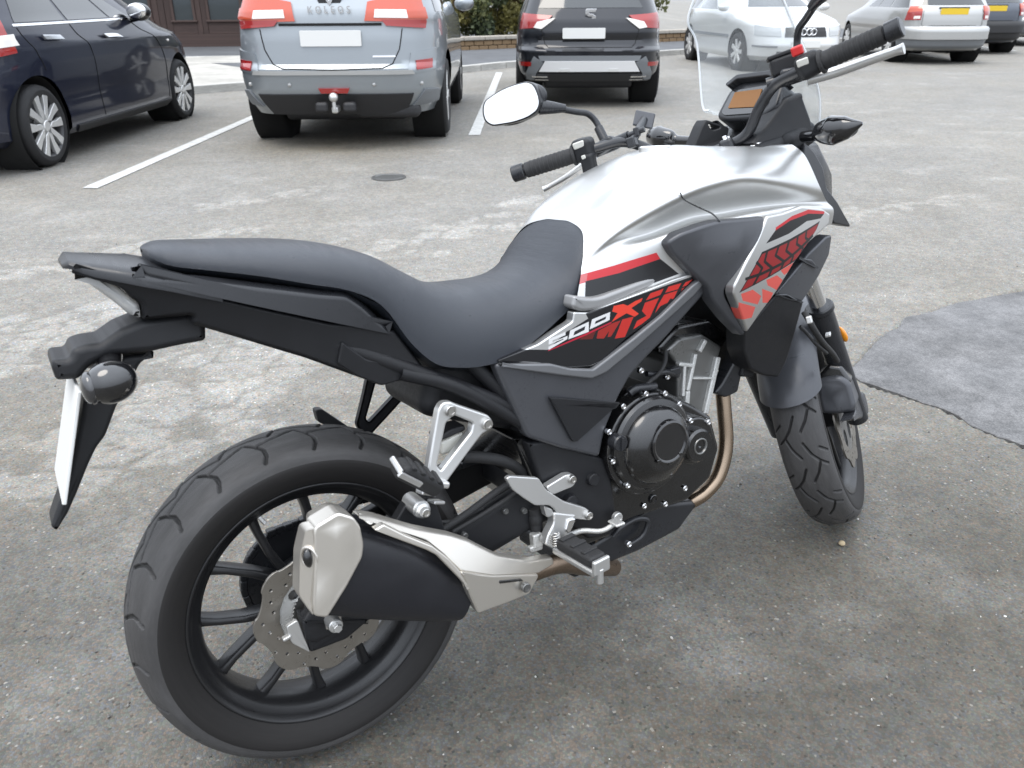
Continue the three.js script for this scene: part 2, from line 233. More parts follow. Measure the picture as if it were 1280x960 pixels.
// --- decals painted on the body sheets (side-view metres)
const BX = 0.40, BY = 0.60, BW = 0.80, BH = 0.48, CW = 2048, CH = 1229;
function bodyCanvas(metal) {
  const cv = document.createElement('canvas'); cv.width = CW; cv.height = CH; const c = cv.getContext('2d');
  const X = (x) => (x - BX) / BW * CW, Y = (y) => (1 - (y - BY) / BH) * CH;
  const poly = (p, col) => { c.fillStyle = metal ? (col === 'paint' ? '#f8f8f8' : '#000') : col === 'paint' ? '#fbfbfa' : col; c.beginPath(); p.forEach((q, i) => i ? c.lineTo(X(q[0]), Y(q[1])) : c.moveTo(X(q[0]), Y(q[1]))); c.closePath(); c.fill(); };
  poly([[BX, BY], [BX + BW, BY], [BX + BW, BY + BH], [BX, BY + BH]], 'paint');
  // tank stripe
  const RED = '#dd2a34', BLK = '#0d0e14';
  poly([[.534,.825,.15],[.618,.834,.165],[.704,.847,.18],[.712,.834,.18],[.625,.819,.165],[.533,.81,.15]], RED);
  poly([[.556,.814,.155],[.625,.819,.165],[.712,.834,.18],[.754,.799,.185],[.667,.785,.17],[.561,.769,.16],[.549,.786,.16]], BLK);
  poly([[.534,.825,.15],[.563,.827,.155],[.558,.814,.155],[.533,.81,.15]], '#e07a7c');
  // shroud stripes and tread decal
  poly([[.943,.867,.235],[.995,.882,.235],[1.052,.887,.235],[1.117,.875,.225],[1.114,.87,.225],[1.052,.879,.235],[.989,.874,.235],[.941,.861,.235]], RED);
  poly([[.941,.861,.235],[.989,.874,.235],[1.052,.879,.235],[1.114,.87,.225],[1.1,.863,.228],[1.046,.865,.235],[.984,.849,.235],[.914,.84,.24]], BLK);
  poly([[.903,.825,.24],[.99,.838,.235],[1.097,.858,.228],[1.085,.844,.23],[1.016,.792,.235],[.936,.773,.24],[.847,.754,.245]], BLK);
  poly([[.903,.821,.24],[.99,.833,.235],[1.091,.854,.228],[1.082,.842,.23],[1.016,.795,.235],[.936,.775,.24],[.852,.757,.245]], '#a51c20');
  const strokes = (list, col, w) => { c.strokeStyle = metal ? '#000' : col; c.lineWidth = w; c.lineJoin = 'round'; for (const q of list) { c.beginPath(); q.forEach((p, i) => i ? c.lineTo(X(p[0]), Y(p[1])) : c.moveTo(X(p[0]), Y(p[1]))); c.stroke(); } };
  strokes([[[.888,.808,.24],[.906,.793,.24],[.884,.762,.244]], [[.918,.825,.24],[.912,.805,.24],[.936,.788,.24],[.924,.768,.24]], [[.953,.83,.238],[.944,.812,.238],[.973,.795,.237],[.96,.777,.238]], [[.986,.836,.236],[.977,.816,.236],[1.002,.801,.236],[.993,.785,.236]], [[1.015,.841,.235],[1.012,.824,.235],[1.035,.812,.235],[1.026,.795,.235]], [[1.046,.847,.233],[1.043,.832,.233],[1.061,.821,.232]], [[.86,.779,.244],[.905,.782,.241],[.964,.792,.237],[1.016,.81,.235],[1.071,.833,.231]]], '#0d0d11', 15);
  poly([[.847,.754,.245],[.936,.773,.24],[1.016,.792,.235],[.991,.761,.236],[.947,.725,.237],[.915,.686,.238],[.865,.685,.24],[.845,.727,.245]], 'paint');
  [[[.852,.751,.245],[.884,.754,.244],[.911,.736,.242],[.904,.72,.242],[.859,.736,.245]], [[.848,.735,.245],[.898,.716,.242],[.892,.695,.242],[.858,.696,.244]], [[.921,.767,.24],[.953,.771,.239],[.973,.758,.238],[.961,.738,.238],[.927,.755,.24]], [[.911,.751,.241],[.947,.736,.239],[.938,.717,.239],[.918,.721,.241]], [[.963,.779,.238],[1.009,.789,.236],[1.004,.777,.236],[.977,.767,.237]]].forEach((q) => poly(q, '#f2655a'));
  // lower side panel: black ground, grey field, number, tread marks
  poly([[.534,.761,.175],[.617,.772,.175],[.796,.794,.175],[.8,.782,.175],[.705,.726,.175],[.626,.696,.175],[.565,.666,.175],[.539,.661,.175],[.49,.669,.175],[.426,.691,.175],[.345,.711,.175],[.347,.728,.175],[.428,.714,.175],[.451,.709,.175]], BLK);
  poly([[.423,.727,.175],[.459,.736,.175],[.504,.752,.175],[.508,.77,.175],[.534,.761,.175],[.539,.751,.175],[.501,.737,.175],[.454,.728,.175],[.451,.709,.175],[.422,.715,.175]], 'paint');
  [[0.95, [[.761,.783,.175],[.794,.788,.175],[.789,.778,.175],[.753,.775,.175]]], [0.95, [[.752,.772,.175],[.785,.776,.175],[.777,.768,.175],[.761,.767,.175],[.748,.756,.175]]], [0.95, [[.72,.781,.175],[.751,.783,.175],[.743,.772,.175],[.712,.77,.175]]], [0.95, [[.71,.767,.175],[.742,.77,.175],[.732,.754,.175],[.725,.757,.175],[.718,.75,.175],[.701,.746,.175],[.688,.734,.175],[.696,.75,.175]]], [0.95, [[.678,.775,.175],[.709,.779,.175],[.701,.768,.175],[.667,.763,.175]]], [0.95, [[.665,.759,.175],[.698,.763,.175],[.688,.747,.175],[.676,.728,.175],[.657,.719,.175],[.637,.712,.175],[.646,.727,.175],[.668,.733,.175],[.658,.744,.175]]], [0.9, [[.613,.736,.175],[.639,.737,.175],[.618,.701,.175],[.595,.702,.175]]], [0.75, [[.559,.724,.175],[.592,.733,.175],[.61,.735,.175],[.587,.708,.175],[.579,.708,.175],[.583,.719,.175],[.571,.707,.175],[.555,.71,.175]]], [0.45, [[.525,.719,.175],[.555,.725,.175],[.546,.711,.175],[.518,.715,.175]]]].forEach(([a, q]) => poly(q, `rgb(${Math.round(240 * a)},${Math.round(50 * a)},${Math.round(40 * a)})`));
  poly([[.452,.708,.175],[.531,.724,.175],[.589,.736,.175],[.589,.733,.175],[.531,.72,.175],[.452,.706,.175]], '#d0183a');
  poly([[.595,.765,.175],[.616,.765,.175],[.626,.76,.175],[.643,.766,.175],[.66,.769,.175],[.657,.763,.175],[.634,.754,.175],[.651,.74,.175],[.641,.736,.175],[.623,.746,.175],[.589,.735,.175],[.603,.75,.175],[.591,.755,.175]], '#ff4630');
  const W0 = '#ffffff';
  poly([[.455,.728,.175],[.49,.735,.175],[.49,.729,.175],[.462,.724,.175],[.462,.721,.175],[.494,.727,.175],[.493,.721,.175],[.453,.708,.175],[.453,.714,.175],[.485,.722,.175],[.485,.723,.175],[.454,.718,.175]], W0);
  const O = (q) => poly(q, W0);
  O([[.5,.736,.175],[.54,.745,.175],[.539,.726,.175],[.495,.72,.175]]); O([[.547,.748,.175],[.587,.755,.175],[.585,.74,.175],[.541,.73,.175]]);
  const BG = '#20222a';
  poly([[.509,.732,.175],[.532,.738,.175],[.53,.731,.175],[.506,.725,.175]], BG); poly([[.555,.743,.175],[.578,.748,.175],[.576,.743,.175],[.552,.738,.175]], BG);
  const t = new THREE.CanvasTexture(cv); if (!metal) t.colorSpace = THREE.SRGBColorSpace;
  t.wrapS = t.wrapT = THREE.ClampToEdgeWrapping; t.repeat.set(1 / BW, 1 / BH); t.offset.set(-BX / BW, -BY / BH); t.anisotropy = 8; return t;
}
const bodyMap = bodyCanvas(false), bodyMetal = bodyCanvas(true);
M.body = Object.assign(new THREE.MeshPhysicalMaterial({ color: lin(0.66, 0.66, 0.655), map: bodyMap, metalness: 1, metalnessMap: bodyMetal, roughness: 0.4, clearcoat: 0.25, clearcoatRoughness: 0.1 }), { name: 'body' });

// --- rear wheel
function tyreGeo(prof, R0, seg, grooves, pitches, depth, width) { // prof: [z, r]; grooves: polylines [arc mm, lateral mm] of one pitch
  const cv = new THREE.SplineCurve(prof.map((q) => new THREE.Vector2(...q))), nb = 132, P = cv.getSpacedPoints(nb);
  const len = []; let L = 0; P.forEach((q, i) => { if (i) L += q.distanceTo(P[i - 1]); len.push(L); });
  const circ = 2 * Math.PI * R0, pit = circ / pitches, TA = 160, TB = 200, BM = 0.11;
  const tab = new Float32Array(TA * TB);
  for (let a = 0; a < TA; a++) for (let b = 0; b < TB; b++) {
    const x = a / TA * pit, y = (b / (TB - 1) * 2 - 1) * BM; let d = 1;
    for (const g of grooves) for (let sgn = -1; sgn <= 1; sgn += 2) for (let o = -2; o <= 2; o++) for (let i = 0; i < g.length - 1; i++) {
      const sh = o * pit + (sgn < 0 ? pit * 0.5 : 0), ax = g[i][0] / 1000 + sh, ay = g[i][1] / 1000 * sgn, bx = g[i + 1][0] / 1000 + sh, by = g[i + 1][1] / 1000 * sgn;
      const t = clamp(((x - ax) * (bx - ax) + (y - ay) * (by - ay)) / ((bx - ax) ** 2 + (by - ay) ** 2), 0, 1); d = Math.min(d, Math.hypot(x - ax - t * (bx - ax), y - ay - t * (by - ay)));
    }
    tab[a * TB + b] = d;
  }
  const pos = [], uv = [], idx = [], col = [];
  for (let i = 0; i <= seg; i++) for (let j = 0; j <= nb; j++) {
    const s = len[j] - L / 2, arc = i / seg * circ, a = Math.floor(((arc / pit) % 1) * TA) % TA, b = clamp(Math.round((s / BM + 1) / 2 * (TB - 1)), 0, TB - 1);
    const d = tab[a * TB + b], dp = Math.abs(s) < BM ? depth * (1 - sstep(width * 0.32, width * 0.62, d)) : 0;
    const q0 = P[Math.max(0, j - 1)], q1 = P[Math.min(nb, j + 1)], tx = q1.x - q0.x, ty = q1.y - q0.y, tl = Math.hypot(tx, ty), nz = -ty / tl, nr = tx / tl, sg = nr > 0 ? 1 : -1;
    const z = P[j].x - (Math.abs(nr) > 0.05 || true ? nz * -1 * 0 : 0), r = P[j].y - dp, th = i / seg * Math.PI * 2;
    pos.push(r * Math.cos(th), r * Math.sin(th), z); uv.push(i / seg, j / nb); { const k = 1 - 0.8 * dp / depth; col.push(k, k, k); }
  }
  for (let i = 0; i < seg; i++) for (let j = 0; j < nb; j++) { const a = i * (nb + 1) + j; idx.push(a, a + nb + 1, a + 1, a + 1, a + nb + 1, a + nb + 2); }
  const g = new THREE.BufferGeometry(); g.setAttribute('position', new THREE.Float32BufferAttribute(pos, 3)); g.setAttribute('uv', new THREE.Float32BufferAttribute(uv, 2)); g.setAttribute('color', new THREE.Float32BufferAttribute(col, 3)); g.setIndex(idx); g.computeVertexNormals();
  if (new THREE.Vector3().fromBufferAttribute(g.attributes.normal, 66).dot(V(1, 0, 0)) < 0) { idx.reverse(); g.setIndex(idx); g.computeVertexNormals(); }
  return g;
}
const zl = (pr, n = 96) => lathe(pr, n).rotateX(Math.PI / 2); // lathe about the wheel axis: pr = [r, z]
{
  const wheel = new THREE.Group(); wheel.name = 'rear_wheel'; wheel.position.set(0, 0.312, 0); bike.add(wheel);
  const tread = [[-0.0775, 0.273], [-0.0735, 0.2865], [-0.062, 0.2975], [-0.044, 0.3055], [-0.022, 0.3105], [0, 0.312], [0.022, 0.3105], [0.044, 0.3055], [0.062, 0.2975], [0.0735, 0.2865], [0.0775, 0.273]];
  const G = [[[24, 1], [10, 22], [0, 42], [1, 56], [9, 70]], [[10, 22], [-30, 13], [-64, 1]]];
  const tg = tyreGeo(tread, 0.312, 1600, G, 22, 0.0045, 0.0068);
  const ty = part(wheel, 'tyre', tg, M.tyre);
  const side = [[0.2265, 0.060], [0.232, 0.0655], [0.245, 0.0725], [0.258, 0.0778], [0.268, 0.0788], [0.2735, 0.0778], [0.2745, 0.0765]];
  part(ty, 'sidewall', both(zl(side, 128)), M.sidewall);
  // rim: lips, wells, inner barrel
  const rim = [[0.2275, 0.058], [0.229, 0.0605], [0.2285, 0.0635], [0.2265, 0.0645], [0.2235, 0.063], [0.2175, 0.056], [0.2145, 0.05], [0.2075, 0.045], [0.199, 0.036], [0.1955, 0.02], [0.195, 0]];
  part(wheel, 'rim', both(zl(rim, 128)), M.rim);
  for (let k = 0; k < 6; k++) for (const s of [-1, 1]) {
    const a0 = (k * 60 + 190) * Math.PI / 180 + s * 0.07, a1 = (k * 60 + 190) * Math.PI / 180 + s * 0.285;
    const pt = (r, a, z) => [r * Math.cos(a), r * Math.sin(a), z];
    const g = loft([0, 0.2, 0.5, 0.8, 0.95, 1.02].map((t) => { const r = lerp(0.05, 0.197, t), a = lerp(a0, a1, t), w = [0.0105, 0.009, 0.008, 0.008, 0.0095, 0.012][[0, 0.2, 0.5, 0.8, 0.95, 1.02].indexOf(t)], d = lerp(0.021, 0.017, t), zc = lerp(0.012, 0.004, t); const out = []; for (let i = 0; i < 16; i++) { const b = i / 16 * Math.PI * 2, cx = Math.sign(Math.cos(b)) * Math.abs(Math.cos(b)) ** 0.6 * w, cz = Math.sign(Math.sin(b)) * Math.abs(Math.sin(b)) ** 0.6 * d; out.push([r * Math.cos(a) - Math.sin(a) * cx, r * Math.sin(a) + Math.cos(a) * cx, zc + cz]); } return out; }));
    part(wheel, 'spoke', g, M.rim);
  }
  part(wheel, 'hub', [hard(zl([[0.001, -0.055], [0.05, -0.055], [0.056, -0.03], [0.04, -0.012], [0.04, 0.028], [0.052, 0.036], [0.052, 0.058], [0.03, 0.07], [0.001, 0.07]], 48), 30)], M.rim);
  // wavy rear disc with drilled holes
  const wavy = (R, n, amp, r0) => { const s = new THREE.Shape(); for (let i = 0; i <= 240; i++) { const a = i / 240 * Math.PI * 2, w = Math.cos(a * n), r = R - amp * (1 - Math.sign(w) * Math.abs(w) ** 0.6) / 2; i ? s.lineTo(r * Math.cos(a), r * Math.sin(a)) : s.moveTo(r, 0); } const h = new THREE.Path(); h.absarc(0, 0, r0, 0, Math.PI * 2, true); s.holes.push(h); return s; };
  const ds = wavy(0.1225, 8, 0.012, 0.078);
  for (let i = 0; i < 32; i++) { const a = i / 32 * Math.PI * 2 + 0.1, r = [0.106, 0.097, 0.088][i % 3], h = new THREE.Path(); h.absarc(r * Math.cos(a), r * Math.sin(a), 0.0032, 0, Math.PI * 2, true); ds.holes.push(h); }
  const dg = new THREE.ExtrudeGeometry(ds, { depth: 0.004, bevelEnabled: true, bevelThickness: 0.0005, bevelSize: 0.0005, bevelSegments: 1, curveSegments: 10 }).translate(0, 0, 0.072);
  const dk = part(wheel, 'brake_disc', dg, M.disc);
  const cs = new THREE.Shape(); cs.absarc(0, 0, 0.08, 0, Math.PI * 2); for (let k = 0; k < 6; k++) { const a = k * Math.PI / 3 + 0.3, h = new THREE.Path(); h.absarc(0.06 * Math.cos(a), 0.06 * Math.sin(a), 0.0115, 0, Math.PI * 2, true); cs.holes.push(h); }
  part(dk, 'disc_carrier', new THREE.ExtrudeGeometry(cs, { depth: 0.005, bevelEnabled: true, bevelThickness: 0.001, bevelSize: 0.001, bevelSegments: 2, curveSegments: 40 }).translate(0, 0, 0.0665), M.castalu);
  const ring = new THREE.Shape(); for (let i = 0; i < 200; i++) { const a = i / 200 * Math.PI * 2, r = i % 4 < 2 ? 0.056 : 0.0535; i ? ring.lineTo(r * Math.cos(a), r * Math.sin(a)) : ring.moveTo(r, 0); } { const h = new THREE.Path(); h.absarc(0, 0, 0.038, 0, Math.PI * 2, true); ring.holes.push(h); }
  part(dk, 'sensor_ring', new THREE.ExtrudeGeometry(ring, { depth: 0.0025, bevelEnabled: false }).translate(0, 0, 0.078), M.steel);
  // sprocket on the far side
  const sp = new THREE.Shape(); for (let i = 0; i < 41 * 4; i++) { const a = i / 164 * Math.PI * 2, r = [0.094, 0.094, 0.1025, 0.1025][i % 4]; i ? sp.lineTo(r * Math.cos(a), r * Math.sin(a)) : sp.moveTo(r, 0); } { const h = new THREE.Path(); h.absarc(0, 0, 0.03, 0, Math.PI * 2, true); sp.holes.push(h); }
  part(wheel, 'sprocket', new THREE.ExtrudeGeometry(sp, { depth: 0.007, bevelEnabled: true, bevelSize: 0.001, bevelThickness: 0.001, bevelSegments: 1 }).translate(0, 0, -0.084), M.satin);
  part(wheel, 'tyre_valve', cyl([-0.07, 0.185, 0.03], [-0.062, 0.17, 0.034], 0.004), M.alu);
  part(wheel, 'axle', [cyl([0, 0, -0.13], [0, 0, 0.13], 0.0125), cyl([0, 0, 0.118], [0, 0, 0.134], 0.017, 0.017, 6)], M.steel);
}
// chain along the left side
{
  const pts = [], r1 = 0.1, r2 = 0.036, cx = 0.62, cy = 0.40; for (let i = 0; i <= 10; i++) { const a = Math.PI / 2 + i / 10 * Math.PI; pts.push([r1 * Math.cos(a), 0.312 + r1 * Math.sin(a), -0.08]); } for (let i = 0; i <= 6; i++) { const a = -Math.PI / 2 + i / 6 * Math.PI; pts.push([cx + r2 * Math.cos(a), cy + r2 * Math.sin(a), -0.08]); }
  const c = curve(pts, true, 0.3), n = 112, gs = []; for (let i = 0; i < n; i++) { const p = c.getPointAt(i / n), t = c.getTangentAt(i / n); gs.push(rbox(0.0175, 0.013, i % 2 ? 0.013 : 0.018, 0.003, [p.x, p.y, p.z], [0, 0, Math.atan2(t.y, t.x)])); }
  const ch = part(bike, 'drive_chain', gs, M.satin); ch.userData.kind = 'stuff';
}
// swingarm and chain adjusters
const armRing = (x, y, h, z0, z1) => { const o = []; for (let i = 0; i < 20; i++) { const a = i / 20 * Math.PI * 2; o.push([x, y + Math.sign(Math.sin(a)) * Math.abs(Math.sin(a)) ** 0.45 * h, (z0 + z1) / 2 + Math.sign(Math.cos(a)) * Math.abs(Math.cos(a)) ** 0.45 * (z1 - z0) / 2]); } return o; };
part(bike, 'swingarm', [-1, 1].map((s) => loft([[-0.05, 0.312, 0.02], [-0.035, 0.312, 0.032], [0.05, 0.318, 0.036], [0.2, 0.345, 0.045], [0.42, 0.395, 0.05], [0.5, 0.41, 0.05]].map(([x, y, h]) => armRing(x, y, h, s > 0 ? 0.098 : -0.128, s > 0 ? 0.128 : -0.098)))).concat([rbox(0.08, 0.07, 0.2, 0.012, [0.47, 0.405, 0]), cyl([0.5, 0.415, -0.14], [0.5, 0.415, 0.14], 0.03)]), M.matte);

// --- seat
{
  const S = [[-0.16, 0.967, 0.006, 0.96], [-0.156, 0.969, 0.045, 0.957], [-0.148, 0.972, 0.066, 0.951], [-0.13, 0.974, 0.088, 0.943], [-0.08, 0.968, 0.112, 0.931], [-0.02, 0.961, 0.126, 0.915], [0.05, 0.951, 0.134, 0.892], [0.11, 0.938, 0.139, 0.872], [0.16, 0.921, 0.142, 0.838], [0.2, 0.902, 0.144, 0.77], [0.24, 0.875, 0.147, 0.725], [0.285, 0.846, 0.151, 0.709], [0.33, 0.83, 0.153, 0.703], [0.385, 0.825, 0.153, 0.706], [0.44, 0.822, 0.151, 0.728], [0.49, 0.828, 0.148, 0.752], [0.53, 0.846, 0.146, 0.778], [0.56, 0.873, 0.139, 0.83], [0.585, 0.898, 0.121, 0.868], [0.607, 0.913, 0.104, 0.888], [0.622, 0.918, 0.085, 0.9], [0.632, 0.916, 0.06, 0.907], [0.638, 0.908, 0.03, 0.904]];
  const rows = S.map(([x, yt, w, ye]) => { const o = []; for (let i = 0; i <= 24; i++) { const a = i / 24 * Math.PI; const c = Math.cos(a), s = Math.sin(a); o.push([x, ye + (yt - ye) * Math.pow(s, 0.8), w * Math.sign(c) * Math.pow(Math.abs(c), 0.75)]); } return o; });
  const cols = sheet((u, v) => netPoint(rows, u, v), 120, 60);
  const g = mergeVertices(cols, 1e-5); g.deleteAttribute('normal'); g.computeVertexNormals();
  part(bike, 'seat', [g, loft(S.map(([x, yt, w, ye]) => [[x, ye + 0.001, w * 0.98], [x, ye + 0.001, 0], [x, ye + 0.001, -w * 0.98], [x, ye - 0.012, -w * 0.8], [x, ye - 0.012, 0], [x, ye - 0.012, w * 0.8]]))], M.seat);
}
// --- tail
both2(bike, 'grab_rail', (panel([[-.191,.954,.09],[-.175,.943,.103],[-.096,.925,.122],[.007,.896,.133],[.062,.88,.137],[.108,.869,.14],[.133,.846,.14],[.158,.815,.14],[.181,.795,.139],[.146,.802,.139],[.105,.816,.14],[.036,.844,.138],[-.051,.88,.13],[-.116,.907,.118],[-.178,.932,.102]], { th: 0.028, bev: 0.013, steps: 1, round: 0.008 })), M.satin);
both2(bike, 'tail_cowl', (panel([[-.264,.961,.06],[-.236,.949,.075],[-.18,.931,.1],[-.115,.906,.113],[-.033,.871,.124],[.076,.826,.132],[.132,.812,.134],[.18,.794,.135],[.195,.77,.135],[.227,.716,.135],[.208,.704,.133],[.17,.704,.13],[.146,.704,.128],[.098,.733,.126],[.031,.774,.12],[-.022,.802,.112],[-.065,.825,.1],[-.123,.855,.085],[-.119,.869,.08],[-.186,.869,.07],[-.183,.894,.072],[-.21,.926,.068]], { th: 0.07, bev: 0.008, steps: 1 })), M.matte);
both2(bike, 'cowl_lower_edge', (panel([[.086,.794,.137],[.125,.755,.136],[.179,.743,.136],[.204,.718,.136],[.189,.707,.134],[.145,.704,.131],[.105,.73,.13],[.075,.758,.13]], { th: 0.02, bev: 0.004 })), M.matte);
{
  const st = [[-.264,.962,.06],[-.25,.955,.068],[-.236,.949,.075],[-.208,.94,.088],[-.18,.931,.1],[-.143,.918,.108],[-.118,.908,.112],[-.079,.893,.117]];
  const rings = [[st[0][0] - 0.008, st[0][1] - 0.002, 0.045, 0.008], ...st.map((q, i) => [q[0], q[1], q[2] + 0.001, 0.016 + 0.004 * Math.min(i, 4)])].map(([x, y, w, h]) => { const o = []; for (const [a, b] of [[1, -0.5], [1, 0.2], [0.94, 0.75], [0.8, 1.1], [0.4, 1.7], [0, 1.9], [-0.4, 1.7], [-0.8, 1.1], [-0.94, 0.75], [-1, 0.2], [-1, -0.5], [0, -0.5]]) o.push([x, y + b * h * 0.5, a * w]); return o; });
  part(bike, 'tail_cover', loft(rings, true, 40), M.satin);
}
part(bike, 'tail_lamp', panel([[-.262,.955,.05],[-.241,.945,.053],[-.21,.924,.06],[-.184,.893,.064],[-.186,.87,.064],[-.201,.879,.06],[-.218,.902,.058],[-.239,.926,.056]], { th: 0.115, bev: 0.012, steps: 3, fit: 1 }), M.lampglass);
part(bike, 'plate_hanger', [panel([[-.093,.865,.055],[-.115,.866,.055],[-.183,.868,.052],[-.219,.859,.05],[-.248,.844,.045],[-.266,.846,.045],[-.284,.843,.045],[-.292,.83,.045],[-.313,.832,.045],[-.317,.822,.045],[-.315,.8,.045],[-.286,.796,.045],[-.268,.812,.045],[-.24,.823,.05],[-.182,.817,.055],[-.139,.819,.06],[-.102,.819,.06]], { th: 0.1, bev: 0.012, steps: 3 }), panel([[-.173,.811,.03],[-.199,.798,.03],[-.222,.766,.03],[-.244,.741,.03],[-.269,.698,.03],[-.285,.683,.03],[-.301,.66,.03],[-.325,.621,.03],[-.344,.592,.03],[-.365,.568,.03],[-.371,.578,.03],[-.36,.599,.03],[-.332,.648,.03],[-.314,.688,.03],[-.296,.732,.03],[-.284,.766,.03],[-.262,.797,.03],[-.229,.814,.03]], { th: 0.06, bev: 0.008, fit: 0, steps: 3 })], M.matte);
part(bike, 'number_plate', rbox(0.006, 0.17, 0.17, 0.002, [-0.318, 0.708, 0.0], [0, 0, -0.33]), M.plate);
for (const s of [1, -1]) {
  const g = new THREE.Group(); g.name = 'rear_indicator'; bike.add(g);
  const [c] = [[-.259,.798,.125]];
  part(g, 'indicator_body', [ball(0.036, 0.03, 0.03, [c[0] + 0.008, c[1] + 0.004, s * 0.125], [0, 0, 0.15]), taper([[c[0] + 0.02, c[1] + 0.012, s * 0.03], [c[0] + 0.016, c[1] + 0.008, s * 0.07], [c[0] + 0.012, c[1] + 0.005, s * 0.11]], [0.02, 0.018, 0.02])], M.gloss);
  part(g, 'indicator_lens', ball(0.012, 0.024, 0.024, [c[0] - 0.019, c[1] + 0.002, s * 0.125]), M.smoke);
}
// --- frame
part(bike, 'rear_subframe', [1, -1].map((s) => tube([[-0.05, 0.86, 0.09 * s], [0.12, 0.765, 0.12 * s], [0.3, 0.66, 0.135 * s], [0.42, 0.58, 0.135 * s], [0.5, 0.5, 0.125 * s]], 0.014, 40)).concat([1, -1].map((s) => tube([[0.18, 0.72, 0.13 * s], [0.28, 0.67, 0.14 * s], [0.42, 0.56, 0.14 * s]], 0.013)), [1, -1].map((s) => tube([[0.28, 0.75, 0.12 * s], [0.4, 0.6, 0.135 * s], [0.46, 0.5, 0.13 * s]], 0.014)), [rbox(0.5, 0.1, 0.17, 0.03, [0.13, 0.83, 0], [0, 0, -0.32]), rbox(0.22, 0.2, 0.2, 0.03, [0.36, 0.67, 0], [0, 0, -0.4]), rbox(0.2, 0.26, 0.22, 0.03, [0.52, 0.62, 0])]), M.matte);
part(bike, 'main_frame', [1, -1].map((s) => taper([[0.5, 0.36, 0.1 * s], [0.5, 0.5, 0.11 * s], [0.56, 0.66, 0.12 * s], [0.75, 0.78, 0.11 * s], [1.0, 0.88, 0.05 * s]], [0.03, 0.028, 0.024, 0.024, 0.03])).concat([cyl([1.065, 0.93, 0], [1.12, 0.82, 0], 0.04), rbox(0.42, 0.2, 0.2, 0.04, [0.78, 0.8, 0], [0, 0, 0.25])]), M.matte);
part(bike, 'shock_absorber', [cyl([0.47, 0.42, 0], [0.42, 0.66, 0], 0.03), tube(Array.from({ length: 80 }, (_, i) => [lerp(0.465, 0.425, i / 79) + 0.038 * Math.cos(i * 0.6), lerp(0.44, 0.64, i / 79), 0.038 * Math.sin(i * 0.6)]), 0.006, 320, 6)], M.matte);
// --- pillion brackets, pegs
const hole = (p, z) => p.map((q) => [q[0], q[1]]);
function boltAt(parent, p, r = 0.008, mat = M.steel, name = 'bolt') { part(parent, name, [cyl([p[0], p[1], p[2] - 0.004], [p[0], p[1], p[2] + 0.006], r, r * 0.94, 18), hard(zl([[0.0001, -0.001], [r * 0.5, -0.001], [r * 0.55, 0.0015], [r * 0.75, 0.0015]], 6), 20).translate(p[0], p[1], p[2] + 0.0061)], mat); }
{
  const g = new THREE.Group(); g.name = 'pillion_bracket'; bike.add(g);
  const o = [[.226,.651,.165],[.236,.661,.165],[.251,.659,.165],[.262,.651,.165],[.323,.615,.165],[.33,.6,.165],[.325,.59,.165],[.305,.585,.165],[.298,.58,.165],[.256,.547,.17],[.22,.519,.175],[.213,.508,.178],[.193,.531,.175],[.188,.546,.172],[.207,.597,.168],[.218,.628,.165]], h = [[.238,.624,.165],[.255,.633,.165],[.289,.61,.165],[.283,.595,.165],[.215,.544,.17],[.209,.554,.17]];
  part(g, 'bracket_arm', panel(o, { th: 0.016, bev: 0.004, steps: 3, holes: [hole(h)], round: 0.008 }), M.alu);
  for (const q of [[.247,.644,.166],[.315,.602,.166]]) boltAt(g, q, 0.0105);
  part(g, 'peg_mount', [rbox(0.03, 0.012, 0.03, 0.004, [[.205,.527,.178]][0], [0, 0, -0.4]), rbox(0.026, 0.006, 0.02, 0.002, [[.196,.494,.178]][0], [0, 0.3, -0.4])], M.alu);
  const [a, b] = [[.204,.518,.185],[.117,.597,.225]], d = V(b[0] - a[0], b[1] - a[1], b[2] - a[2]), L = d.length(), m = new THREE.Matrix4().lookAt(d, V(0, 0, 0), V(0.2, 1, 0.5)); const peg = new THREE.Group(); peg.name = 'pillion_peg'; peg.applyMatrix4(m); peg.position.set(...a); g.add(peg);
  part(peg, 'peg_rubber', [rbox(0.036, 0.03, L * 0.92, 0.01, [0, 0, L * 0.55]), ...[0.25, 0.45, 0.65, 0.85].map((t) => rbox(0.03, 0.005, 0.012, 0.002, [0, 0.0155, L * t]))], M.rubber);
  part(peg, 'peg_end', [rbox(0.036, 0.01, 0.007, 0.003, [0, 0.002, L * 1.05]), rbox(0.006, 0.01, 0.06, 0.002, [0.021, 0.0, L * 0.85])], M.alu);
  // the same hanger on the far side
  const gl = new THREE.Group(); gl.name = 'pillion_bracket'; bike.add(gl);
  part(gl, 'bracket_arm', mir(panel(o, { th: 0.016, bev: 0.004, steps: 2, holes: [hole(h)], round: 0.008 })), M.matte);
  part(gl, 'peg_end', panel([[.122,.583,-.2],[.135,.583,-.2],[.183,.533,-.19],[.168,.526,-.19],[.124,.556,-.2]], { th: 0.02, bev: 0.003 }), M.matte);
  const lp = peg.clone(); lp.matrix.decompose(lp.position, lp.quaternion, lp.scale); lp.position.z *= -1; lp.rotation.setFromQuaternion(lp.quaternion); lp.quaternion.set(-peg.quaternion.x, -peg.quaternion.y, peg.quaternion.z, peg.quaternion.w); gl.add(lp);
}
part(bike, 'fluid_reservoir', panel([[.235,.582,.14],[.282,.59,.14],[.283,.577,.14],[.259,.556,.14],[.234,.556,.14]], { th: 0.03, bev: 0.006, steps: 3 }), M.milky);
part(bike, 'reservoir_cap', panel([[.229,.593,.145],[.253,.602,.145],[.283,.603,.145],[.284,.592,.145],[.231,.585,.145]], { th: 0.04, bev: 0.004 }), M.matte);
